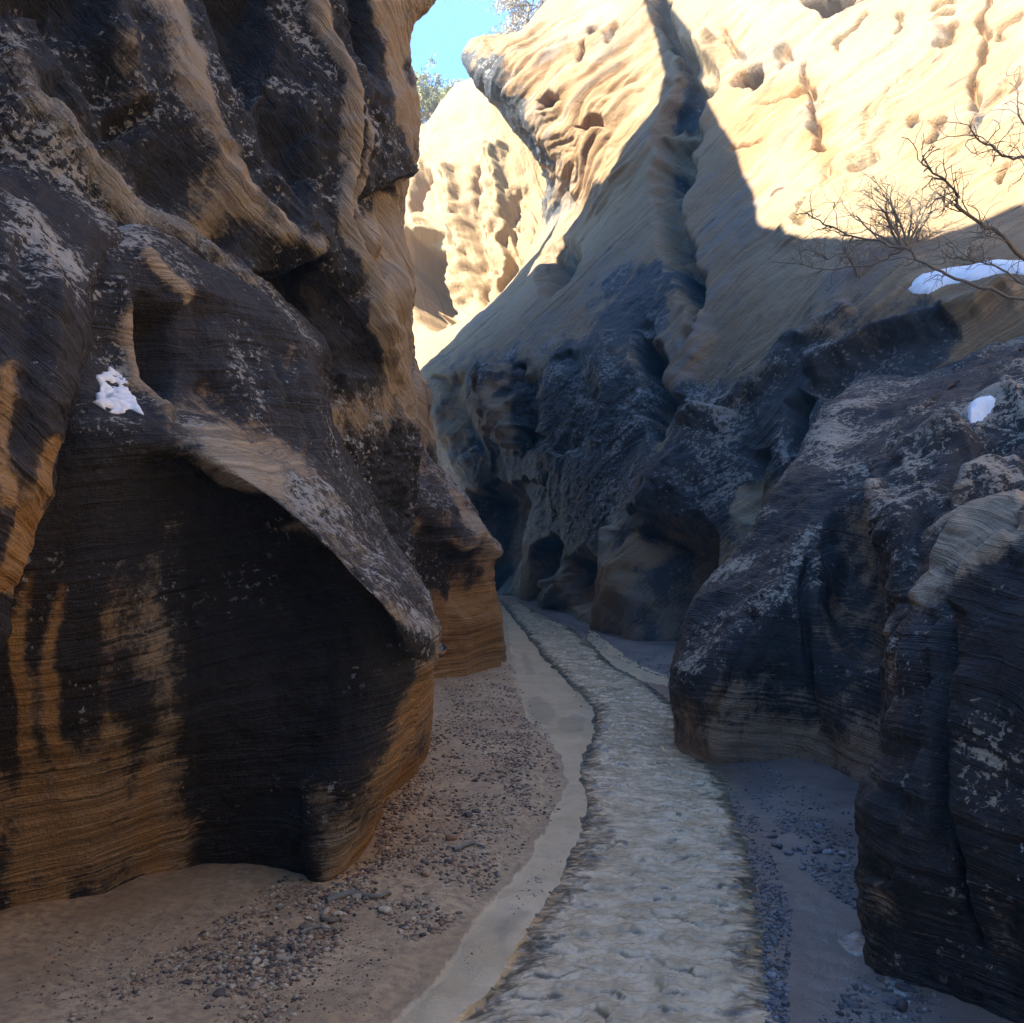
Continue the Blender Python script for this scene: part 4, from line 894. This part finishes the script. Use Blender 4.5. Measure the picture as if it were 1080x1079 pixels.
patch('snow_patch', 'canyon_wall', [(956,304),(975,291),(1005,281),(1045,275),(1100,276),(1100,289),(1045,291),(1005,300),(975,311),(962,310)], .035, M_snow, 'long white snow patch lying on the high right ledge behind the bare branches', 'snow patch', 10, 3)
patch('snow_patch', 'rock_shoulder.001', [(1020,432),(1032,422),(1050,420),(1046,432),(1036,444),(1022,446)], .06, M_snow, 'small round snow patch on the dark right rock shoulder', 'snow patch', 7, 3)

patch('snow_patch', 'sandstone_buttress', [(97,392),(112,383),(127,394),(141,414),(153,439),(136,431),(118,437),(99,426)], .018, M_snow, 'thin ragged white snow patch clinging to the dark left buttress', 'snow patch', 8, 12, 1.05)
SHEETS['ground'] = (GP, np.zeros_like(GP)+np.array([0, 0, 1.0]), grid_quads(*GX.shape))
m, nt, b = new_mat('thin_ice'); n = NB(nt); nz = n.noise(n.pos(), 25, 4, .7)
nt.links.new(n.mix(n.sm(nz, .35, .65), (.15, .18, .18), (.34, .37, .36)), b.inputs['Base Color']); b.inputs['Roughness'].default_value = .25
nt.links.new(n.bump(nz, .5, .012), b.inputs['Normal']); M_ice = m
patch('ice_patch', 'ground', [(880,990),(905,980),(925,1000),(915,1012),(892,1006)], .005, M_ice, 'broken pale ice crust in the shaded side channel, farther from the camera', 'ice patch', 9, 5)
patch('ice_patch', 'ground', [(924,1016),(940,1014),(962,1042),(956,1054),(936,1044)], .005, M_ice, 'narrow pale ice crust at the foot of the front right rock, nearer the camera', 'ice patch', 9, 5)
# ================================================================== PLANTS
def tube(pts, radii, k=6):
    pts = np.asarray(pts, float); V, Fq = [], []
    for i in range(len(pts)):
        t = pts[min(i+1, len(pts)-1)]-pts[max(i-1, 0)]; t /= np.linalg.norm(t)+1e-9
        a = np.cross(t, [0, 0, 1.0]);
        if np.linalg.norm(a) < .1: a = np.cross(t, [1.0, 0, 0])
        a /= np.linalg.norm(a); c = np.cross(t, a)
        for j in range(k):
            an = 2*math.pi*j/k; V.append(pts[i]+radii[i]*(math.cos(an)*a+math.sin(an)*c))
    for i in range(len(pts)-1):
        for j in range(k): Fq.append([i*k+j, i*k+(j+1) % k, (i+1)*k+(j+1) % k, (i+1)*k+j])
    return np.array(V), np.array(Fq)
class Acc:
    def __init__(s): s.V = []; s.F = []; s.k = 0
    def add(s, V, F):
        s.V.append(V); s.F.append(F+s.k); s.k += len(V)
    def build(s, name, mat, parent):
        return link(name, np_mesh(name, np.concatenate(s.V), np.concatenate(s.F)), mat, parent)
def wiggle(a, d, L, n, jit, up=0.0):
    pts = [np.array(a, float)]; d = np.array(d, float); d /= np.linalg.norm(d)
    for i in range(n):
        d = d+rng.normal(size=3)*jit+np.array([0, 0, up]); d /= np.linalg.norm(d); pts.append(pts[-1]+d*L/n)
    return np.array(pts), d
def grow(acc, a, d, L, r, depth, jit=.25, up=.03, kids=(2, 4), spread=.8, k=5, tips=None):
    pts, dd = wiggle(a, d, L, 5, jit, up)
    acc.add(*tube(pts, np.linspace(r, r*.55, len(pts)), k))
    if depth == 0:
        if tips is not None: tips.extend(pts[2:])
        return
    for _ in range(random.randint(*kids)):
        i = random.randint(2, 5); nd = dd+rng.normal(size=3)*spread
        grow(acc, pts[i], nd, L*random.uniform(.5, .75), r*.55, depth-1, jit, up, kids, spread, max(3, k-1), tips)
def bark(name, c1, c2):
    m, nt, b = new_mat(name); n = NB(nt); nz = n.noise(n.pos((1, 1, .3)), 30, 4, .6)
    nt.links.new(n.mix(nz, c1, c2), b.inputs['Base Color']); b.inputs['Roughness'].default_value = .8
    nt.links.new(n.bump(nz, .5, .01), b.inputs['Normal']); return m
M_bark = bark('dark_bark', (.10, .08, .06), (.20, .165, .125)); M_twig = bark('grey_twig', (.16, .14, .11), (.26, .23, .18))
def rel(acc_pts, loc): return acc_pts
# flood debris
for pts, r, lab in (([(345,962),(372,955),(398,958),(412,953)], .016, 'crooked grey driftwood stick lying at the foot of the left buttress'),
                    ([(292,968),(318,952),(336,944)], .008, 'thin dark straight stick on bare sand below the left buttress'),
                    ([(318,992),(334,986),(348,990)], .010, 'short pale stick among the stones of the left bank'),
                    ([(478,905),(500,897),(512,900)], .012, 'short brown stick on the pebbles of the left bank near the silt')):
    q = np.array([(lambda d: (d[0], d[1], d[2]+r*.7))(drop(*p)) for p in pts]); Q = spline_axis(q[:, None, :], [5]*(len(q)-1))[:, 0]; Q += rng.normal(size=Q.shape)*r*.15
    ds_ = Acc(); ds_.add(*tube(Q, np.linspace(r, r*.5, len(Q))*rng.uniform(.85, 1.15, len(Q)), 7)); tag(ds_.build('driftwood', M_twig, None), lab, 'stick')
# big bare shrub leaning in from the right
root, _ = cast(1150, 352, bvh_all_r)
if root is None: root = np.array(unproj(1150, 352, 8.5))
yr = root[1]
sh = empty('bare_shrub', (0, 0, 0)); tag(sh, 'leafless shrub leaning in from the right edge with long crooked dark branches', 'shrub')
def traced(pts): return [np.array(unproj(x, y, d)) for x, y, d in pts]
br = [
 ([(1150,352,0),(1120,300,-.1),(1080,274,-.2),(1058,249,-.3),(1044,238,-.3),(1010,218,-.4),(1009,205,-.4),(990,187,-.5),(972,171,-.5)], .026),
 ([(1150,352,0),(1135,240,-.4),(1100,180,-.5),(1080,167,-.6),(1058,164,-.6),(1035,146,-.7),(1021,138,-.7)], .020),
 ([(1150,352,0),(1120,335,.1),(1080,318,.1),(1016,297,.2),(983,282,.2),(952,262,.3),(899,250,.4),(870,236,.4),(846,224,.5)], .020),
 ([(1150,352,0),(1110,318,.2),(1080,299,.2),(1047,280,.3),(1022,274,.3),(1000,272,.3)], .016),
 ([(1100,180,-.5),(1085,140,-.5),(1072,105,-.5),(1074,70,-.5)], .012),
 ([(952,262,.3),(930,276,.4),(880,283,.5),(832,277,.5)], .012), ([(899,250,.4),(893,262,.4),(870,272,.4),(862,268,.4)], .010),
]
tw = Acc(); mat_tr = None
for pts, r in br:
    q = np.array(traced([(x, y, yr-.15+d) for x, y, d in pts]))
    t = np.linspace(0, 1, len(q)); T = np.linspace(0, 1, 4*len(q))
    Q = spline_axis(q[:, None, :], [4]*(len(q)-1))[:, 0]
    Q = Q+.012*rng.normal(size=Q.shape); tw = Acc(); tw.add(*tube(Q, np.linspace(r, r*.28, len(Q)), 7))
    for i in range(len(Q)//3, len(Q)):
        for _ in range(2):
            if random.random() < .75:
                d = (Q[min(i+1, len(Q)-1)]-Q[i-1]); d = d/np.linalg.norm(d)+rng.normal(size=3)*.8
                grow(tw, Q[i], d, random.uniform(.12, .38), r*.20+.0012, 1, .3, .03, (2, 4), .9, 4)
    tw.build('branch', M_bark, sh)
dt = empty('shadow_trunk', tuple(TRUNK[0])); tag(dt, 'unseen leaning trunk added above the picture to cast a dark bar', 'dead tree')
tq = spline_axis((np.array(TRUNK)-TRUNK[0])[:, None, :], [6]*5)[:, 0]; Ad = Acc(); Ad.add(*tube(tq, np.interp(np.arange(len(tq)), [0, 8, 14, 30], [.55, .50, .30, .2]), 10)); Ad.build('trunk', M_bark, dt)
Ad = Acc()
for i in (20, 24, 28): grow(Ad, tq[i], (0, .4, .8), .9, .04, 1)
Ad.build('limbs', M_bark, dt)
# grey twiggy bush on the ledge
def bush(name, px, py, label, size, nst, mat, depth=2, bv=bvh_all_r, cat='bush', up=.05):
    p, _ = cast(px, py, bv); e = empty(name, tuple(p)); tag(e, label, cat)
    for i in range(nst):
        st = tg = Acc()
        d = np.array([rng.normal()*.7, rng.normal()*.5-.3, 1.0]); pts, dd = wiggle((0, 0, -.05), d, size*.6, 6, .18, up)
        st.add(*tube(pts, np.linspace(size*.018, size*.008, 7), 5))
        for j in range(2, 7):
            for _ in range(2): grow(tg, pts[j], dd+rng.normal(size=3)*.9, size*random.uniform(.22, .42), size*.0055, depth, .25, .02, (2, 3), .8, 4)
        st.build('stem', mat, e)
bush('grey_bush', 955, 262, 'pale grey twiggy bush standing on the ledge left of the snow patch', 1.25, 9, M_twig)
bush('grey_bush', 905, 290, 'low sparse dry bush on the slope left of the twiggy bush', .8, 5, M_twig, 1)
# rim trees
def leafmat(name, c1, c2):
    m, nt, b = new_mat(name); n = NB(nt); nz = n.noise(n.pos(), 3, 3, .6)
    nt.links.new(n.mix(nz, c1, c2), b.inputs['Base Color']); b.inputs['Roughness'].default_value = .7; return m
M_needle = leafmat('needles', (.10, .13, .05), (.22, .22, .09)); M_pale = leafmat('pale_leaf', (.22, .21, .17), (.36, .34, .28))
def tree(name, loc, h, w, label, mat, ncl, leaf, per=26, lean=0.0, cat='tree'):
    e = empty(name, tuple(loc)); tag(e, label, cat)
    tr = Acc(); tips = []
    pts, dd = wiggle((0, 0, -.3), (lean, 0, 1), h*.55, 6, .10); tr.add(*tube(pts, np.linspace(h*.035, h*.018, 7), 7))
    lim = Acc()
    for i in range(ncl):
        j = random.randint(2, 6); d = np.array([rng.normal()*w/h*2, rng.normal()*w/h*1.6, random.uniform(.1, 1.1)])
        grow(lim, pts[j], d, h*random.uniform(.22, .42), h*.010, 2, .22, .04, (2, 3), .6, 4, tips)
    tr.build('trunk', M_bark if mat is M_needle else M_twig, e); lim.build('limbs', M_bark if mat is M_needle else M_twig, e)
    if leaf > 0:
        tips = np.array(tips); sel = tips[rng.integers(0, len(tips), len(tips)*per//4)]
        c = sel+rng.normal(size=sel.shape)*h*.03; k = len(c)
        a = rng.normal(size=(k, 3)); a /= np.linalg.norm(a, axis=1)[:, None]; bb = np.cross(a, rng.normal(size=(k, 3))); bb /= np.linalg.norm(bb, axis=1)[:, None]
        s = leaf*rng.uniform(.6, 1.3, size=(k, 1))
        V = np.stack([c-a*s-bb*s*.3, c+a*s-bb*s*.3, c+a*s*.8+bb*s*.4, c-a*s*.8+bb*s*.4], 1).reshape(-1, 3)
        me = np_mesh('crown', V, np.arange(4*k).reshape(-1, 4)); link('crown', me, mat, e)
tree('rim_tree', unproj(455, 140, 41), 3.4, 1.4, 'small green tree on the canyon rim against the blue sky, below the shrub', M_needle, 26, .06, 44)
tree('rim_tree', unproj(474, 128, 43), 2.0, 1.2, 'short grey green tree on the rim right of the small green tree', M_pale, 20, .05, 30)
tree('rim_shrub', unproj(556, 44, 30.5), 2.6, 2.2, 'pale bare shrub on the right rim at the top of the picture', M_pale, 30, .035, 24, -.25, 'shrub')
tree('rim_shrub', unproj(590, 0, 33), 2.4, 2.0, 'pale leafless shrub on the right rim, nearest the top edge', M_pale, 24, .035, 24, -.3, 'shrub')

# ================================================================== LIGHT, CAMERA
w = bpy.data.worlds.new('World'); scene.world = w; w.use_nodes = True; nt = w.node_tree
bg = nt.nodes['Background']; sky = nt.nodes.new('ShaderNodeTexSky'); sky.sky_type = 'NISHITA'; sky.sun_disc = False
to_sun = -SUN; el = math.asin(to_sun[2]); az = math.atan2(to_sun[0], to_sun[1])
sky.sun_elevation = el; sky.sun_rotation = az; sky.altitude = 2500; sky.air_density = 1.0; sky.dust_density = .1; sky.ozone_density = 4.0
hs = nt.nodes.new('ShaderNodeHueSaturation'); hs.inputs['Saturation'].default_value = 1.25; nt.links.new(sky.outputs[0], hs.inputs['Color']); nt.links.new(hs.outputs[0], bg.inputs[0]); bg.inputs[1].default_value = .051
sl = bpy.data.lights.new('sun', 'SUN'); sl.energy = 2.0; sl.angle = math.radians(.5); sl.color = (1, .91, .77)
so = bpy.data.objects.new('sun', sl); COL.objects.link(so); so.rotation_euler = Vector(SUN).to_track_quat('-Z', 'Y').to_euler()
cam = bpy.data.cameras.new('camera'); cam.sensor_width = 36; cam.sensor_fit = 'HORIZONTAL'; cam.lens = F/1080*36; cam.clip_end = 500; cam.clip_start = .05
co = bpy.data.objects.new('camera', cam); COL.objects.link(co); co.location = (0, 0, H); co.rotation_euler = (math.pi/2+PITCH, 0, 0); scene.camera = co
scene.view_settings.view_transform = 'Standard'; scene.view_settings.look = 'None'; scene.view_settings.exposure = EXPO; scene.view_settings.gamma = 1
scene.cycles.max_bounces = 8; scene.cycles.diffuse_bounces = 5; scene.cycles.use_denoising = True

# thin air: sunlit dust between the rim and the right wall
hv = [(x, y, z) for z in (-1.6, 40.0) for x, y in ((-24, -30), (40, -30), (40, 64), (-24, 64))]
hm = np_mesh('haze', hv, [(3, 2, 1, 0), (4, 5, 6, 7), (0, 1, 5, 4), (1, 2, 6, 5), (2, 3, 7, 6), (3, 0, 4, 7)], False)
m = bpy.data.materials.new('thin_air'); m.use_nodes = True; nt = m.node_tree; nt.nodes.clear()
out = nt.nodes.new('ShaderNodeOutputMaterial'); pv = nt.nodes.new('ShaderNodeVolumePrincipled'); pv.inputs['Color'].default_value = (.95, .97, .92, 1); pv.inputs['Density'].default_value = .0038
nt.links.new(pv.outputs[0], out.inputs['Volume']); tag(link('haze', hm, m), kind='stuff')
scene.cycles.volume_bounces = 0
